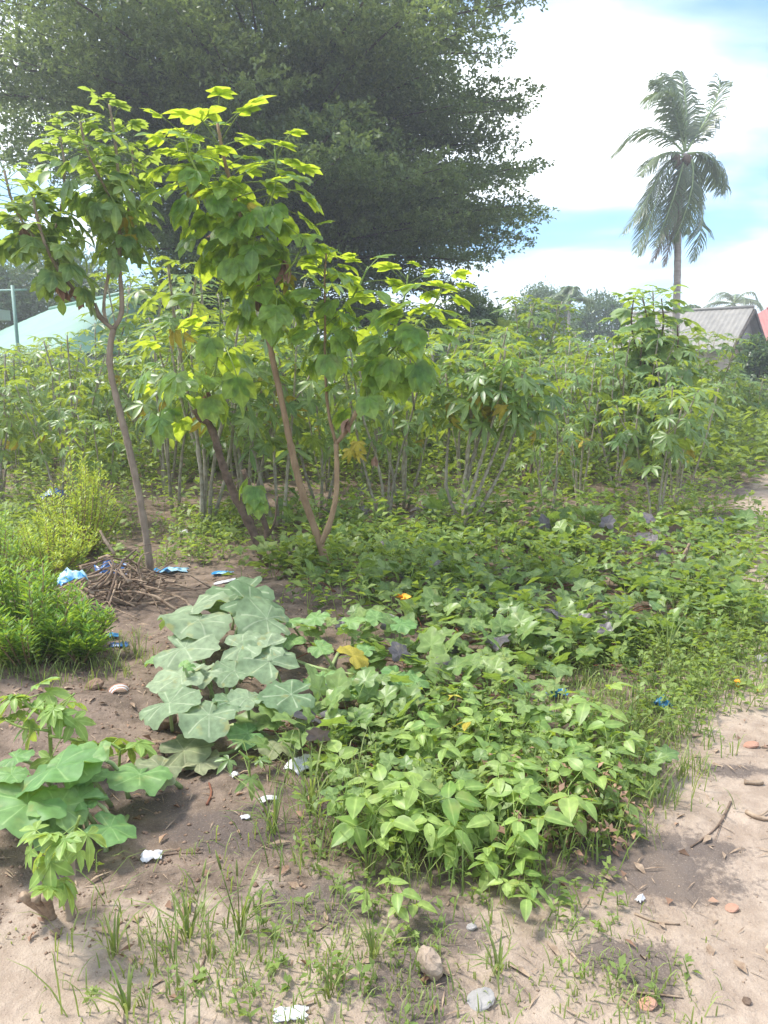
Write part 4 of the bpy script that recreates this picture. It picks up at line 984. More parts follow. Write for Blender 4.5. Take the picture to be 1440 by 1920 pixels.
def leafy_plant(name, label, cat, group, px, py, hgt, n, leafset, r, kind, sc=1.0, odd=None, podd=.0):
    b = gpt(px, py); t = thing(name, label, cat, b, 0, group)
    if kind == 'bean':
        a = r.uniform(0, 6.28); tip = Vector((math.cos(a) * .06, math.sin(a) * .06, hgt)); pts = [Vector((0, 0, -.02)), tip * .5 + Vector((r.uniform(-.02, .02), 0, 0)), tip]
        link('stem', woody(pts, .0042, .0022, 5, .1, .06).mesh('stem', [M['petg']]), t)
        for i in range(n):
            u = .25 + .75 * (i + r.random()) / n
            link('leaf', r.choice(odd) if odd and r.random() < podd else r.choice(leafset), t, tip * u, (R(r.uniform(-20, 20)), -R(r.uniform(10, 55)), i * 2.4 + r.uniform(-.5, .5)), sc * r.uniform(.7, 1.2))
    else:
        for k in range(2):
            a = r.uniform(0, 6.28); e = Vector((math.cos(a) * .3, math.sin(a) * .3, .03)); link('vine', woody([Vector((0, 0, .0)), e * .5 + Vector((0, 0, .04)), e], .0035, .0025, 5, .1, .06).mesh('vine', [M['reds']]), t)
        for i in range(n):
            a = i * 2.4 + r.uniform(-.5, .5); d = r.uniform(.02, .17); p = Vector((math.cos(a) * d, math.sin(a) * d, r.uniform(.0, hgt * .55)))
            o = link('leaf', r.choice(odd) if odd and r.random() < podd else r.choice(leafset), t, p, (R(r.uniform(-20, 20)), -R(r.uniform(25, 80)), a), sc * r.uniform(.75, 1.25))
    return t
def patches():
    r = random.Random(31)
    bean = []
    for py, x0, x1, st in ((1380, 850, 1120, 62), (1420, 800, 1190, 56), (1465, 760, 1215, 54), (1510, 690, 1210, 58), (1555, 680, 1130, 66), (1605, 700, 1010, 95)):
        x = x0
        while x < x1: bean.append((x + r.uniform(-22, 22), py + r.uniform(-20, 20))); x += st * 1.32
    bean += [(960, 1680), (1010, 1700), (745, 1715), (640, 1590), (1130, 1330 + 90), (915, 1650)]
    bean = [p for p in bean if vnoise(gp(*p).x, gp(*p).y, 3.1) > -.24]
    bean.sort()
    for i, (px, py) in enumerate(bean):
        sm = py > 1640; row = 'front' if py > 1520 else 'middle' if py > 1440 else 'back'
        mixed = i % 6 == 0
        leafy_plant('sweet_potato_plant' if mixed else 'bean_plant', f'lobed sweet potato plant among the beans, {nth(i // 6)} from the left' if mixed else 'x', 'sweet potato' if mixed else 'bean plant', 'sweet potatoes among the beans' if mixed else 'bean plants in the near patch', px, py, r.uniform(.09, .19) * (.5 if sm else 1), r.randrange(7, 11) if not sm else 6, LEAF_B if i % 6 else LEAF_P, r, 'bean', r.uniform(.40, .82) * (.75 if sm else 1) * (1 if i % 6 else .6), LEAF_OLDB, .012)['rowname'] = 'mixed' if mixed else row
    for row in ('front', 'middle', 'back'):
        k = 0
        for o in [q for q in COL.objects if q.get('rowname') == row]:
            o['label'] = f"bright green bean plant, {nth(k)} from the left in the {row} of the patch"; del o['rowname']; k += 1
    for o in COL.objects:
        if 'rowname' in o: del o['rowname']
    pot = []
    for py, x0, x1, st in ((965, 640, 1330, 92), (990, 560, 1350, 92), (1015, 660, 1380, 88), (1038, 680, 1400, 86), (1120, 640, 1430, 74), (1160, 760, 1420, 78), (1200, 800, 1330, 80), (1250, 760, 1180, 84), (1085, 700, 1400, 78), (1060, 560, 1330, 80), (1330, 640, 830, 70), (1380, 600, 800, 66), (1430, 600, 760, 70), (1310, 760, 960, 90), (1235, 640, 800, 80), (1490, 640, 760, 70)):
        x = x0
        while x < x1: pot.append((x + r.uniform(-24, 24), py + r.uniform(-14, 14), py)); x += st
    pot = [p for p in pot if vnoise(gp(p[0], p[1]).x, gp(p[0], p[1]).y, 1.15) > -.17]
    for py in sorted({p[2] for p in pot}):
        row = sorted(p for p in pot if p[2] == py)
        where = {965: 'rearmost', 990: 'second rearmost', 1015: 'third rearmost', 1038: 'fourth rearmost', 1060: 'fifth rearmost', 1085: 'sixth rearmost', 1120: 'seventh rearmost', 1160: 'eighth rearmost', 1200: 'ninth rearmost', 1235: 'tenth rearmost', 1250: 'sixth nearest', 1310: 'fifth nearest', 1330: 'fourth nearest', 1380: 'third nearest', 1430: 'second nearest', 1490: 'nearest'}[py]
        for i, (px, y, _) in enumerate(row):
            rear = py < 1050
            leafy_plant('ground_cover_plant' if rear else 'sweet_potato_plant', f"low leafy crop plant, {nth(i)} from the left in the {where} row" if rear else f"sweet potato plant, {nth(i)} from the left in the {where} row of vines", 'low plant' if rear else 'sweet potato', 'low crop plants below the cassava' if rear else 'sweet potato plants', px, y, r.uniform(.10, .20) * (1.5 if py < 1050 else 1), r.randrange(15, 21) + (4 if py < 1050 else 0), LEAF_P if py > 1050 or r.random() < .35 else LEAF_B, r, 'pot', r.uniform(.42, .62) * (1.25 if py < 1050 else 1), LEAF_PP, .05)
patches()

# ------------------------------------------------------------------ fine leaved shrubs on the left
def shrub(label, px, py, hgt, rad, nst, mat, seed, leaf=.045, per=34):
    rng = np.random.default_rng(seed); b = gpt(px, py); t = thing('leafy_shrub', label, 'shrub', b)
    Ps, Ds, Ns, Ls, Vr = [], [], [], [], []
    for i in range(nst):
        a = rng.random() * 6.28; rr = rad * math.sqrt(rng.random()); h = hgt * (1 - .55 * (rr / rad) ** 2) * rng.uniform(.72, 1.1)
        tip = np.array([math.cos(a) * rr, math.sin(a) * rr, h]); foot = tip * np.array([.28, .28, 0]) + np.array([0, 0, -.02])
        mid = (tip + foot) / 2 + np.array([tip[0] * .12, tip[1] * .12, .03]); pts = [Vector(foot), Vector(mid), Vector(tip)]
        mb = MB(); mb.tube(smoothpath(pts, 1), [.005, .0046, .004, .003, .002, .0015][:len(smoothpath(pts, 1))], 4); link('stem', mb.mesh('stem', [M['bbrown'] if i % 2 else M['petg']]), t)
        u = .12 + .88 * np.sort(rng.random(per)) ** .8
        P = (1 - u)[:, None] ** 2 * foot + 2 * (u * (1 - u))[:, None] * (mid * 2 - (tip + foot) / 2) + (u ** 2)[:, None] * tip
        ang = np.arange(per) * 2.4 + rng.random(per); D = np.stack([np.cos(ang), np.sin(ang), .25 + .8 * u], -1)
        off = rng.uniform(0, .05, per) * (1 - u * .6); P = P + unit(D) * off[:, None]
        Nn = np.stack([-np.cos(ang) * .4, -np.sin(ang) * .4, np.ones(per)], -1) + rng.normal(0, .3, (per, 3))
        Ps.append(P); Ds.append(D); Ns.append(Nn); Ls.append(leaf * rng.uniform(.7, 1.25, per) * (1.1 - .35 * u)); Vr.append(np.clip(.15 + .6 * u + rng.normal(0, .12, per), .01, .97))
    P, D, Nn, Ln, V_ = (np.concatenate(x) for x in (Ps, Ds, Ns, Ls, Vr))
    V, Q = leafquads(P, D, Nn, Ln, Ln * .27)
    o = link('foliage', npmesh('foliage', V, Q, [M[mat]], np.repeat(V_, 4), smooth=False), t); o['kind'] = 'stuff'
shrub('bright lime green shrub with upright tip, growing behind the brush pile', 150, 1040, .80, .32, 80, 'shruby', 1, .046)
shrub('low lime green shrub tucked against the brush pile under the tall lime one', 95, 1075, .42, .38, 60, 'shruby', 4, .042)
shrub('dense mid green fine leaved shrub in front of the brush pile', 55, 1238, .46, .33, 100, 'shrub', 2, .052, 40)
shrub('small green fine leaved shrub trailing beside the dense shrub', 150, 1232, .26, .2, 40, 'shrub', 3, .052, 34)
shrub('light green shrub at the picture edge behind the dense shrub', -10, 1100, .5, .34, 60, 'shrub', 5, .045, 34)

# ------------------------------------------------------------------ brush pile, dead wood
def brush():
    r = random.Random(14); b = gpt(225, 1125); t = thing('brush_pile', 'tangled pile of dry twigs and roots by the pale stem', 'brush pile', b)
    for i in range(95):
        a = r.uniform(0, 3.14); Ln = r.uniform(.14, .52); c = Vector((r.gauss(0, .15), r.gauss(0, .13), 0)); c.z = max(.01, .24 * math.exp(-(c.x ** 2 + c.y ** 2) / .04) * r.uniform(.1, 1.0))
        d = Vector((math.cos(a), math.sin(a) * .8, r.uniform(-.35, .5))) * Ln * .5; k = Vector((r.uniform(-.07, .07), r.uniform(-.05, .05), r.uniform(0, .10)))
        p0, p1 = c - d, c + d; p0.z = max(p0.z, .0); p1.z = max(p1.z, .0)
        rr = r.choice((.0035, .0045, .006, .009))
        link('twig', woody([p0, c + k, p1], rr, rr * .6, 5, .25, .05).mesh('twig', [M['dead'] if r.random() < .7 else M['bdark']]), t)
    p = lambda x, y, dy=0: at(x, y, b.y - .1 + dy) - b
    for pts, rr in (([(178, 1105), (205, 1085), (214, 1060), (206, 1040), (185, 1048)], .011), ([(165, 1120), (160, 1085), (150, 1060)], .009), ([(200, 1120), (250, 1135), (300, 1130), (330, 1120)], .013), ([(190, 1150), (240, 1160), (290, 1150)], .009),
                    ([(270, 1090), (258, 1060), (265, 1040), (282, 1036)], .006), ([(215, 1040), (195, 1010), (188, 995)], .010)):
        link('branch', woody([p(x, y, .02 * i) for i, (x, y) in enumerate(pts)], rr, rr * .7, 6, .25, .03).mesh('branch', [M['dead']]), t)
brush()
def deadwood(label, pts, r0, r1, mat='dead', name='fallen_branch', lift=.0, cat='branch', twigs=()):
    q = [gpt(*p) + Vector((0, 0, r0 + lift * (i % 2))) for i, p in enumerate(pts)]; t = thing(name, label, cat, q[0])
    link('stick', woody([p - q[0] for p in q], r0, r1, 6, .3, .03).mesh('stick', [M[mat]]), t)
    for tw in twigs:
        p = [gpt(*a) + Vector((0, 0, r1 + .004)) - q[0] for a in tw]; link('twig', woody(p, r1 * .7, r1 * .4, 5, .3, .03).mesh('twig', [M[mat]]), t)
    return t
deadwood('thin dark stick lying on the sandy track beside the bean patch', [(1370, 1505), (1352, 1545), (1325, 1570), (1295, 1590)], .0035, .002, 'bdark', twigs=([(1352, 1545), (1340, 1580)],))
deadwood('pale forked stick at the edge of the sandy track', [(1398, 1525), (1420, 1537), (1446, 1540)], .007, .005, twigs=([(1420, 1537), (1440, 1525)],))
deadwood('short pale twig on the sand near the small clump', [(1072, 1790), (1082, 1802), (1092, 1812)], .004, .003)
deadwood('long thin twig lying across the bottom sand', [(1180, 1862), (1230, 1866), (1280, 1872)], .003, .002)
deadwood('thin straw twig beside the sandy track edge', [(1190, 1715), (1230, 1732), (1275, 1735)], .003, .002)
deadwood('dark twig standing in the bottom grass', [(360, 1850), (375, 1825), (385, 1795)], .004, .002, 'bdark')
deadwood('thin dark twig on bare soil by the white scrap', [(250, 1615), (310, 1603), (380, 1600)], .003, .002, 'bdark')
deadwood('pale offcut of wood high on the sandy track', [(1395, 1470), (1415, 1472), (1430, 1471)], .008, .007)
deadwood('reddish curved twig on bare soil under the pumpkin', [(388, 1510), (398, 1490), (392, 1470)], .004, .003, 'reds')
for lab, px, py, hh, seed, nb in (('dry grey stump with bark peeling among the sweet potatoes', 1268, 1075, .20, 2, 3), ('dark dead stump under the fanned cassava canopy', 985, 935, .45, 3, 5), ('dark dead stump at the foot of the tall dark cassava', 1215, 890, .35, 4, 4), ('short dry stump in the bottom corner beside the cutting', 100, 1715, .10, 5, 3)):
    r = random.Random(seed); b = gpt(px, py); t = thing('tree_stump', lab, 'stump', b)
    for k in range(nb):
        a = r.uniform(0, 6.28); d = Vector((math.cos(a) * .07, math.sin(a) * .07, hh * r.uniform(.5, 1.1))); link('stem', woody([Vector((0, 0, -.02)) + d * .1, d * .55, d], .016 * (1 if hh > .15 else .6), .010, 6, .3, .03).mesh('stem', [M['dead' if seed in (2, 5) else 'bdark']]), t)

# ------------------------------------------------------------------ litter
def scrap(name, label, cat, px, py, w, d, hgt, mat, seed, lift=.0, n=9):
    rng = np.random.default_rng(seed); b = gpt(px, py); dist = (b - Vector((0, 0, H))).length; w = w * dist / F; d = d * dist / F * 1.6
    u, v = np.meshgrid(np.linspace(-.5, .5, n), np.linspace(-.5, .5, n)); hf = rng.random((n, n)); sm = (hf + np.roll(hf, 1, 0) + np.roll(hf, 1, 1)) / 3
    edge = 1 + .22 * (rng.random((n, n)) - .5) * 2
    X = u * w * edge; Y = v * d * edge.T; Z = hgt * (sm * 1.2) * (1.1 - 1.6 * (u ** 2 + v ** 2)) + lift + .006
    a = rng.random() * 3; X, Y = X * math.cos(a * .3) - Y * math.sin(a * .3), X * math.sin(a * .3) + Y * math.cos(a * .3)
    V = np.stack([X, Y, np.maximum(Z, .004)], -1).reshape(-1, 3); i = (np.arange(n - 1)[:, None] * n + np.arange(n - 1)[None]); Q = np.stack([i, i + 1, i + n + 1, i + n], -1).reshape(-1, 4)
    k = len(V); V2 = np.concatenate([V, V - np.array([0, 0, .002])]); Q2 = np.concatenate([Q, Q[:, ::-1] + k])
    o = link(name, npmesh(name, V2, Q2, [M[mat]], smooth=False), None, b); return tag(o, label, cat, 'plastic litter')
for i, a in enumerate((('torn light blue plastic bag behind the pale stem base', 316, 1075, 62, 14, .05, 'blue'), ('light blue and white wrapper on bare soil near the dark trunk', 417, 1077, 34, 10, .02, 'blue'),
    ('flat white and blue wrapper just below the dark trunk wrapper', 425, 1092, 50, 8, .012, 'white'), ('dark blue plastic bag caught in the brush pile', 214, 1105, 50, 22, .16, 'dblue'), ('crumpled bright blue plastic caught on the dense shrub', 140, 1150, 46, 16, .10, 'blue'),
    ('dark blue scrap high up in the lime shrub', 104, 1000, 34, 12, .09, 'dblue'), ('grey blue plastic scrap on soil right of the dense shrub', 205, 1196, 28, 12, .02, 'teal'), ('dark torn plastic on soil beside the grey blue scrap', 222, 1212, 34, 12, .02, 'dblue'),
    ('pale blue plastic tucked under the corner pumpkin leaf', 296, 1462, 26, 12, .03, 'blue'), ('crumpled white plastic bag at the edge of the sweet potatoes', 566, 1446, 48, 26, .055, 'white'), ('small white scrap beside the grass tuft', 503, 1503, 28, 8, .02, 'white'),
    ('tiny white scrap on the bare soil near the grass', 460, 1536, 16, 6, .01, 'white'), ('shiny white scrap alone on bare soil', 284, 1612, 30, 12, .025, 'white'), ('blue plastic knot behind the bean patch', 1044, 1308, 32, 12, .05, 'teal'), ('blue plastic wad beside the track', 1240, 1332, 26, 18, .06, 'teal'),
    ('tiny blue scrap among sweet potato leaves', 1000, 1182, 16, 8, .05, 'teal'), ('white paper scrap under the cassava stems', 342, 1002, 22, 10, .04, 'white'), ('small pinkish white scrap below the dusty pumpkin leaves', 440, 1457, 14, 6, .015, 'white'), ('faded white scrap on the sand at the bottom', 545, 1905, 50, 16, .008, 'white'), ('tiny white scrap on the sandy track', 1200, 1690, 16, 6, .012, 'white'),
    ('white scrap hidden in the dense shrub base', 110, 1175, 30, 12, .05, 'white'))):
    scrap('plastic_scrap', a[0], 'litter', a[1], a[2], a[3], a[4], a[5], a[6], 60 + i, lift={3: .06, 4: .16, 5: .30}.get(i, 0))
t = thing('broken_cup', 'broken red and white striped plastic cup on bare soil', 'cup', gpt(224, 1300), .4)
for k in range(5):
    mb = MB(); V, Fc = [], []
    for i in range(9):
        a = R(-10 + 200 * i / 8); 
        for z in (0, 1): V.append((.028 * (1 + .12 * (k + z)) * math.cos(a), -.007 + .007 * (k + z), .002 + .022 * math.sin(a) * (1 + .12 * (k + z)) * .9 if a > 0 else .004))
    for i in range(8): Fc.append((2 * i, 2 * i + 1, 2 * i + 3, 2 * i + 2))
    mb.add(V, Fc); link('stripe', mb.mesh('stripe', [M['brick'] if k % 2 == 0 else M['white']]), t)
def stone(name, label, px, py, rad, mat, seed, cat='stone', flat=.7, rz=0, group=None):
    b = gpt(px, py); mb = MB(); polarblob(mb, (0, 0, 0), (rad[0], rad[1], rad[2]), random.Random(seed), 14, 9, .09)
    o = link(name, mb.mesh(name, [M[mat]], False), None, b + Vector((0, 0, rad[2] * flat)), (R(8), R(-14), rz)); return tag(o, label, cat, group)
stone('stone', 'upright tan stone on the dark patch of sand', 806, 1822, (.026, .040, .036), 'stone', 1, rz=.5)
stone('stone', 'flat grey stone half buried in the bottom sand', 900, 1878, (.034, .026, .007), 'stoneg', 2, rz=.3)
stone('brick_shard', 'orange red brick shard at the bottom of the track', 1213, 1886, (.022, .016, .008), 'brick', 3, 'brick')
stone('brick_shard', 'flat pale red brick shard on the upper track', 1408, 1400, (.030, .018, .010), 'brick', 4, 'brick')
stone('brick_shard', 'faint brown brick shard on the middle of the track', 1372, 1705, (.018, .014, .006), 'brick', 8, 'brick')
stone('stone', 'small cream pebble on the dark sand patch', 884, 1741, (.014, .010, .007), 'stoneg', 5)
stone('stone', 'small dark pebble alone on the sandy track', 1400, 1880, (.010, .010, .006), 'bdark', 6)
stone('soil_lump', 'big brown soil lump beside the striped cup', 178, 1292, (.04, .035, .026), 'clod', 7, 'soil lump')
stone('soil_lump', 'dark brown soil lump under the grey green pumpkin leaves', 305, 1362, (.06, .05, .04), 'clod', 9, 'soil lump')
stone('soil_lump', 'reddish soil lump left of the dusty pumpkin leaves', 288, 1424, (.045, .04, .03), 'clod', 10, 'soil lump')
stone('orange_fruit', 'small bright orange fruit on the verge', 1383, 1288, (.020, .020, .018), 'orange', 11, 'fruit', .9)
stone('orange_fruit', 'tiny yellow orange fruit farther along the verge', 1423, 1297, (.012, .012, .010), 'orange', 12, 'fruit', .9)
stone('stone', 'pale rubble stone beneath the sweet potato vines', 775, 1303, (.035, .025, .018), 'stoneg', 13)
stone('stone', 'pale rubble stone at the top end of the track', 1425, 1240, (.035, .025, .018), 'stoneg', 14)

# ------------------------------------------------------------------ uncountable: clods, litter, weeds, grass
def in_poly(px, py, poly):
    inside = np.zeros(len(px), bool); n = len(poly)
    for i in range(n):
        (x1, y1), (x2, y2) = poly[i], poly[(i + 1) % n]
        c = ((y1 > py) != (y2 > py)) & (px < (x2 - x1) * (py - y1) / (y2 - y1 + 1e-9) + x1); inside ^= c
    return inside
def scatter(n, poly, seed, jitter=0):
    """points on the ground inside a patch given by its corners in the picture, spread evenly over the ground"""
    rng = np.random.default_rng(seed); g = [gp(*p) for p in poly]; xs = [p.x for p in g]; ys = [p.y for p in g]; out = np.zeros((0, 2))
    gx = [(p.x, p.y) for p in g]
    while len(out) < n:
        q = np.stack([rng.uniform(min(xs), max(xs), 4 * n), rng.uniform(min(ys), max(ys), 4 * n)], -1)
        out = np.concatenate([out, q[in_poly(q[:, 0], q[:, 1], gx)]])
    out = out[:n] + rng.normal(0, 1, (n, 2)) * (.035 * out[:n, 1:2]); return np.column_stack([out, gz(out[:, 0], out[:, 1])]), rng
def clods():
    Vs, Qs, k = [], [], 0
    oct_ = np.array([(1, 0, 0), (0, 1, 0), (-1, 0, 0), (0, -1, 0), (0, 0, 1), (0, 0, -1)], float); F_ = np.array([(0, 1, 4), (1, 2, 4), (2, 3, 4), (3, 0, 4), (1, 0, 5), (2, 1, 5), (3, 2, 5), (0, 3, 5)])
    for nm, n, poly, seed, mat, rmax in (('soil_crumbs', 3800, [(-40, 1240), (560, 1150), (640, 1300), (560, 1500), (640, 1680), (-40, 1800)], 1, 'clod', .011), ('sand_crumbs', 1500, [(-40, 1640), (640, 1560), (1100, 1560), (1440, 1300), (1480, 1930), (-40, 1930)], 2, 'clodsand', .005)):
        P, rng = scatter(n, poly, seed); s = rmax * (.18 + .82 * rng.random(n) ** 4)
        V = oct_[None] * (s[:, None, None] * rng.uniform(.55, 1.2, (n, 6, 3))); V[:, :, 2] *= .75; V += P[:, None] + np.array([0, 0, .15])[None, None] * s[:, None, None]
        Q = F_[None] + (np.arange(n) * 6)[:, None, None]
        o = link(nm, npmesh(nm, V.reshape(-1, 3), Q.reshape(-1, 3), [M[mat]], smooth=False)); o['kind'] = 'stuff'; o['label'] = 'loose crumbs of soil scattered on the bare ground'
clods()
def straw():
    Vs, Qs = [], []
    for n, poly, seed in ((1500, [(-40, 1060), (640, 1040), (640, 1480), (300, 1500), (-40, 1420)], 4), (500, [(640, 1240), (1100, 1240), (1200, 1420), (640, 1420)], 5), (380, [(-40, 1560), (1480, 1400), (1480, 1930), (-40, 1930)], 6)):
        P, rng = scatter(n, poly, seed); a = rng.random(n) * 6.28; L_ = rng.uniform(.015, .09, n); D = np.stack([np.cos(a), np.sin(a), rng.normal(0, .12, n)], -1); P[:, 2] += .006
        V, Q = leafquads(P, D, np.tile([0., 0, 1], (n, 1)) + rng.normal(0, .3, (n, 3)), L_, rng.uniform(.002, .006, n) * (1 + 3 * (rng.random(n) < .15))); Qs.append(Q + sum(len(v) for v in Vs)); Vs.append(V)
    V = np.concatenate(Vs); o = link('straw_litter', npmesh('straw_litter', V, np.concatenate(Qs), [M['dead']], smooth=False)); o['kind'] = 'stuff'; o['label'] = 'dry straw and dead leaf bits on the soil'
straw()
def fallen():
    P, rng = scatter(260, [(-40, 1180), (620, 1100), (1200, 1250), (1440, 1250), (1440, 1900), (-40, 1900)], 9); n = len(P); a = rng.random(n) * 6.28; P[:, 2] += .007
    V, Q = leafquads(P, np.stack([np.cos(a), np.sin(a), rng.normal(.1, .2, n)], -1), np.tile([0., 0, 1], (n, 1)) + rng.normal(0, .4, (n, 3)), rng.uniform(.012, .05, n), rng.uniform(.008, .022, n), .35, .1)
    o = link('fallen_leaves', npmesh('fallen_leaves', V, Q, [M['dry']], np.repeat(rng.random(n), 4), smooth=False)); o['kind'] = 'stuff'; o['label'] = 'dry brown leaves fallen on the soil and sand'
fallen()
def weeds(nm, label, n, poly, seed, mat, h=(.08, .2), leaf=.035, per=12, wr=.5, maxn=None, avoid=None):
    P, rng = scatter(n, poly, seed)
    if avoid is not None: P = P[avoid(P[:, 0], P[:, 1], rng)]; n = len(P)
    hh = rng.uniform(*h, n); B = np.repeat(P, per, 0); u = np.tile((np.arange(per) + .5) / per, n); ang = rng.random(n * per) * 6.28
    lean = np.repeat(rng.normal(0, .25, (n, 2)), per, 0); H_ = np.repeat(hh, per); sc = np.repeat(rng.uniform(.6, 1.35, n), per)
    B = B + np.column_stack([lean * (u * H_)[:, None], u * H_]); sp = (.010 + .05 * (1 - u)) * H_ / .15
    D = np.column_stack([np.cos(ang), np.sin(ang), .15 + .5 * u + rng.normal(0, .25, n * per)]); B = B + unit(D) * (sp * rng.random(n * per))[:, None]
    Nn = np.column_stack([rng.normal(0, .35, n * per), rng.normal(0, .35, n * per), np.ones(n * per)])
    Ln = leaf * sc * rng.uniform(.65, 1.3, n * per); V, Q = leafquads(B, D, Nn, Ln, Ln * wr, .2, .15)
    var = np.clip(np.repeat(rng.random(n) * .55, per) + u * .25 + rng.random(n * per) * .15, .01, .98)
    # stalks as thin three cornered blades
    tip = P + np.column_stack([lean[::per] * hh[:, None], hh]); w = .0022
    S_ = np.stack([P + [w, 0, 0], P - [w, 0, 0], tip - [w * .4, 0, 0], tip + [w * .4, 0, 0]], 1).reshape(-1, 3); SQ = np.arange(n * 4).reshape(-1, 4) + len(V)
    V = np.concatenate([V, S_]); Q = np.concatenate([Q, SQ]); var = np.concatenate([np.repeat(var, 4), np.full(n * 4, .3)])
    mi = np.r_[np.zeros(len(Q) - n, int), np.ones(n, int)]
    o = link(nm, npmesh(nm, V, Q, [M[mat], M['petg']], var, mi, False)); o['kind'] = 'stuff'; o['label'] = label
patchy = lambda s, th: (lambda x, y, rng: (vnoise(x, y, s) + rng.normal(0, .12, len(x))) > th)
weeds('weeds', 'low leafy weeds carpeting the ground between the cassava rows', 1500, [(-60, 905), (300, 860), (900, 850), (1340, 850), (1340, 930), (1360, 1010), (1100, 1040), (640, 1040), (420, 1030), (-60, 1040)], 1, 'weed', (.10, .48), .072, 14, .48, avoid=patchy(.9, -.02))
weeds('weeds', 'low weeds along the edge of the sweet potato patch', 750, [(560, 1020), (1440, 985), (1440, 1190), (1200, 1260), (560, 1160)], 2, 'weed', (.08, .30), .062, 11, .52, avoid=patchy(1.4, -.06))
weeds('weeds', 'short mixed weeds on the verge beside the track', 1000, [(1000, 1180), (1440, 1120), (1440, 1280), (1250, 1400), (1150, 1320), (960, 1330)], 3, 'weed', (.03, .15), .030, 10, avoid=patchy(1.9, -.02))
weeds('weeds', 'small seedlings dotted over the near sand', 150, [(150, 1640), (700, 1540), (1150, 1640), (1250, 1900), (60, 1910)], 4, 'weed', (.015, .06), .022, 7, avoid=patchy(2.5, .0))
weeds('weeds', 'leafy undergrowth beneath the bean plants', 480, [(640, 1400), (900, 1330), (1200, 1400), (1220, 1500), (1000, 1640), (640, 1560)], 5, 'weed', (.05, .15), .030, 10)
weeds('weeds', 'low weeds in the shade behind the brush pile', 800, [(-60, 985), (480, 965), (520, 1060), (430, 1050), (330, 1070), (-60, 1080)], 6, 'weed', (.06, .22), .045, 11, avoid=patchy(1.6, -.15))
weeds('weeds', 'faded dry weeds at the front of the bean patch', 110, [(960, 1500), (1120, 1480), (1140, 1560), (1000, 1590)], 7, 'dry', (.05, .14), .026, 9)
weeds('weeds', 'leafy weeds below the dark forked trunk', 70, [(520, 1040), (760, 1040), (760, 1110), (540, 1110)], 8, 'weed', (.10, .28), .075, 10, .55)
weeds('weeds', 'weeds filling the distant field floor', 4200, [(-100, 905), (1500, 905), (1500, 790), (-100, 790)], 9, 'weed', (.2, .75), .13, 10)
def grass(nm, label, n, poly, seed, h=(.05, .14), per=6, spread=.02, avoid=None, w=.0019):
    P, rng = scatter(n, poly, seed)
    if avoid is not None: P = P[avoid(P[:, 0], P[:, 1], rng)]; n = len(P)
    B = np.repeat(P, per, 0) + np.column_stack([rng.normal(0, spread, (n * per, 2)), np.zeros(n * per)]); m = n * per
    a = rng.random(m) * 6.28; hh = np.repeat(rng.uniform(*h, n), per) * rng.uniform(.5, 1.2, m); ln = rng.uniform(.2, 1.2, m) * hh
    d = np.column_stack([np.cos(a), np.sin(a), np.zeros(m)]); sd = np.column_stack([-np.sin(a), np.cos(a), np.zeros(m)]) * w
    up = np.array([0, 0, 1.])
    m1 = B + d * (ln * .25)[:, None] + up * (hh * .55)[:, None]; m2 = B + d * (ln * .6)[:, None] + up * (hh * .9)[:, None]; tp = B + d * ln[:, None] + up * (hh * rng.uniform(.75, 1.05, m))[:, None]
    V = np.stack([B - sd, B + sd, m1 + sd, m1 - sd, m2 + sd * .7, m2 - sd * .7, tp, tp + sd * .1], 1).reshape(-1, 3)
    i = (np.arange(m) * 8)[:, None]; Q = np.concatenate([i + [0, 1, 2, 3], i + [3, 2, 4, 5], i + [5, 4, 7, 6]])
    var = np.repeat(np.repeat(rng.random(n) * .6, per) + rng.random(m) * .35, 8)
    o = link(nm, npmesh(nm, V, Q, [M['grass']], var, smooth=False)); o['kind'] = 'stuff'; o['label'] = label
grass('grass', 'thin grass on the near sand and soil', 170, [(120, 1660), (500, 1560), (720, 1500), (1050, 1660), (1180, 1900), (60, 1920)], 1, (.03, .13), 4, .03, patchy(2.0, -.02))
grass('grass', 'short grass on the verge of the track', 900, [(1000, 1200), (1440, 1160), (1440, 1270), (1230, 1350), (1330, 1460), (1190, 1500), (1100, 1350)], 2, (.02, .09), 6, .025, patchy(2.4, -.10))
grass('grass', 'grass growing under and around the bean plants', 230, [(480, 1480), (700, 1420), (1240, 1440), (1180, 1560), (1000, 1700), (620, 1640)], 3, (.05, .16), 5, .03)
grass('grass', 'faint low grass fuzz on the bottom sand', 420, [(-40, 1760), (600, 1720), (1250, 1760), (1250, 1930), (-40, 1930)], 4, (.01, .045), 5, .03, patchy(2.6, -.05), .0018)
grass('grass', 'thin grass in front of the dense shrub', 140, [(-40, 1235), (260, 1220), (260, 1270), (-40, 1290)], 5, (.03, .12), 5)
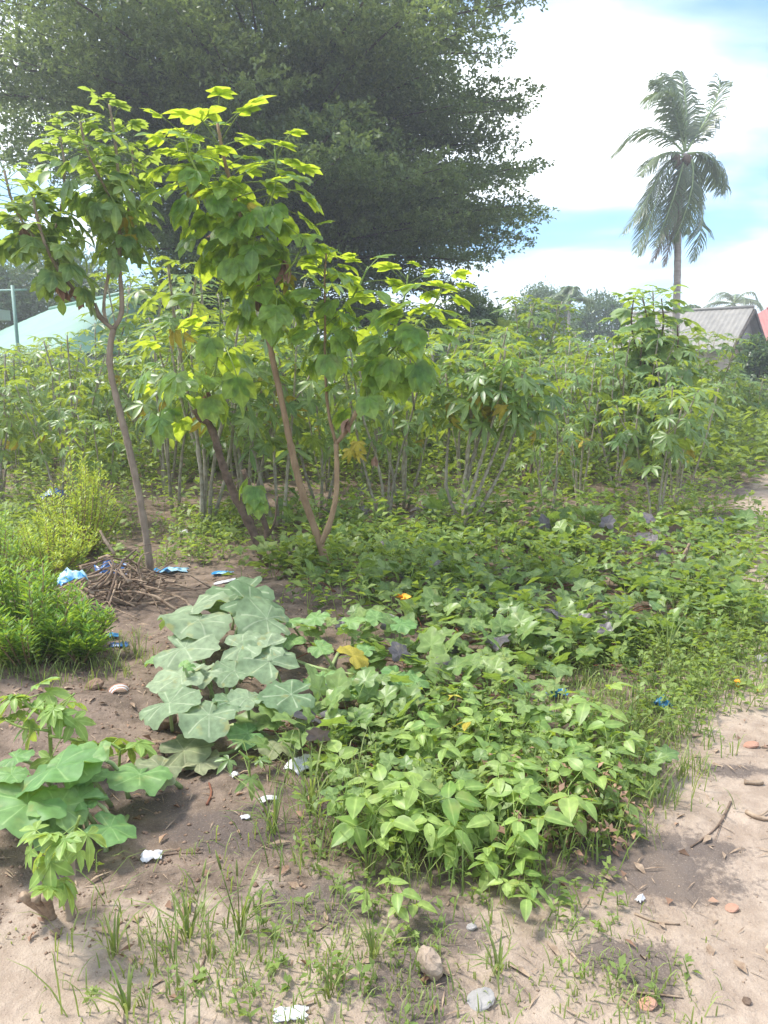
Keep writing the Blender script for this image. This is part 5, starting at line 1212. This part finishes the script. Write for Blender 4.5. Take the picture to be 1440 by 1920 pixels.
def tuft(label, px, py, h, n, seed, seedhead=0):
    r = random.Random(seed); b = gpt(px, py); t = thing('grass_tuft', label, 'grass tuft', b, 0, 'tall grass tufts near the bean patch')
    for i in range(n):
        a = r.uniform(0, 6.28); hh = h * r.uniform(.55, 1.1); ln = hh * r.uniform(.15, 1.0); d = Vector((math.cos(a), math.sin(a), 0)); sd = Vector((-d.y, d.x, 0)) * .0030; o0 = d * r.uniform(0, .02)
        V = []
        for s, w in ((0, .8), (.35, 1), (.7, .8), (1, .1)):
            p = o0 + d * ln * s ** 1.8 + Vector((0, 0, hh * (s - .25 * s ** 3))); V += [p - sd * w, p + sd * w]
        mb = MB(); mb.add(V, [(0, 1, 3, 2), (2, 3, 5, 4), (4, 5, 7, 6)], 0, r.random() * .6); link('blade', mb.mesh('blade', [M['grass']]), t)
    for k in range(seedhead):
        p = Vector((r.uniform(-.05, .05), r.uniform(-.05, .05), h * r.uniform(1.0, 1.35))); mb = MB(); mb.tube([Vector((0, 0, 0)), p * .6, p * .78], .0016, 4); mb.tube([p * .78, p * .9, p], [.003, .0034, .001], 5); link('seed_head', mb.mesh('seed_head', [M['grass']]), t)
for i, a in enumerate((('tall grass tuft right of the crumpled white bag', 585, 1520, .26, 22, 1), ('grass tuft below the small white scrap', 515, 1560, .20, 18, 1), ('grass tuft with seed heads on the sand', 450, 1750, .20, 16, 2), ('grass tuft standing left on bare sand', 215, 1790, .14, 12, 0), ('grass tuft between the seedlings at the bottom', 355, 1760, .15, 14, 1),
    ('grass tuft at the front of the bean patch', 770, 1600, .20, 18, 1), ('grass tuft just in front of the beans on bare sand', 690, 1640, .16, 14, 1), ('low grass tuft at the very bottom edge', 240, 1900, .11, 14, 0), ('grass tuft under the middle bean plants', 900, 1500, .18, 16, 0), ('tall grass tuft among the verge weeds', 1250, 1240, .28, 18, 2), ('grass tuft at the end of the bean patch by the track', 1180, 1400, .2, 14, 1), ('grass tuft in the bottom middle of the sand', 620, 1870, .11, 12, 1), ('grass tuft beside the upright stone', 700, 1800, .13, 12, 1), ('grass tuft between the flat stone and sand', 935, 1820, .12, 12, 0))):
    tuft(a[0], a[1], a[2], a[3], a[4], 200 + i, a[5])

# ------------------------------------------------------------------ air haze, added to stand in for lens veil too
def haze():
    mb = MB(); mb.box((-640, -160, -3), (640, 1250, 19)); m, nt, N, L = newmat('haze_veil')
    pv = N('ShaderNodeVolumePrincipled'); pv.inputs['Color'].default_value = (.9, .94, 1, 1); pv.inputs['Density'].default_value = .0042; pv.inputs['Anisotropy'].default_value = .3
    o = N('ShaderNodeOutputMaterial'); L(pv.outputs[0], o.inputs['Volume'])
    h = link('haze', mb.mesh('haze', [m], False)); h['kind'] = 'stuff'; h['label'] = 'pale air haze standing in for lens veil over the whole place'
haze()
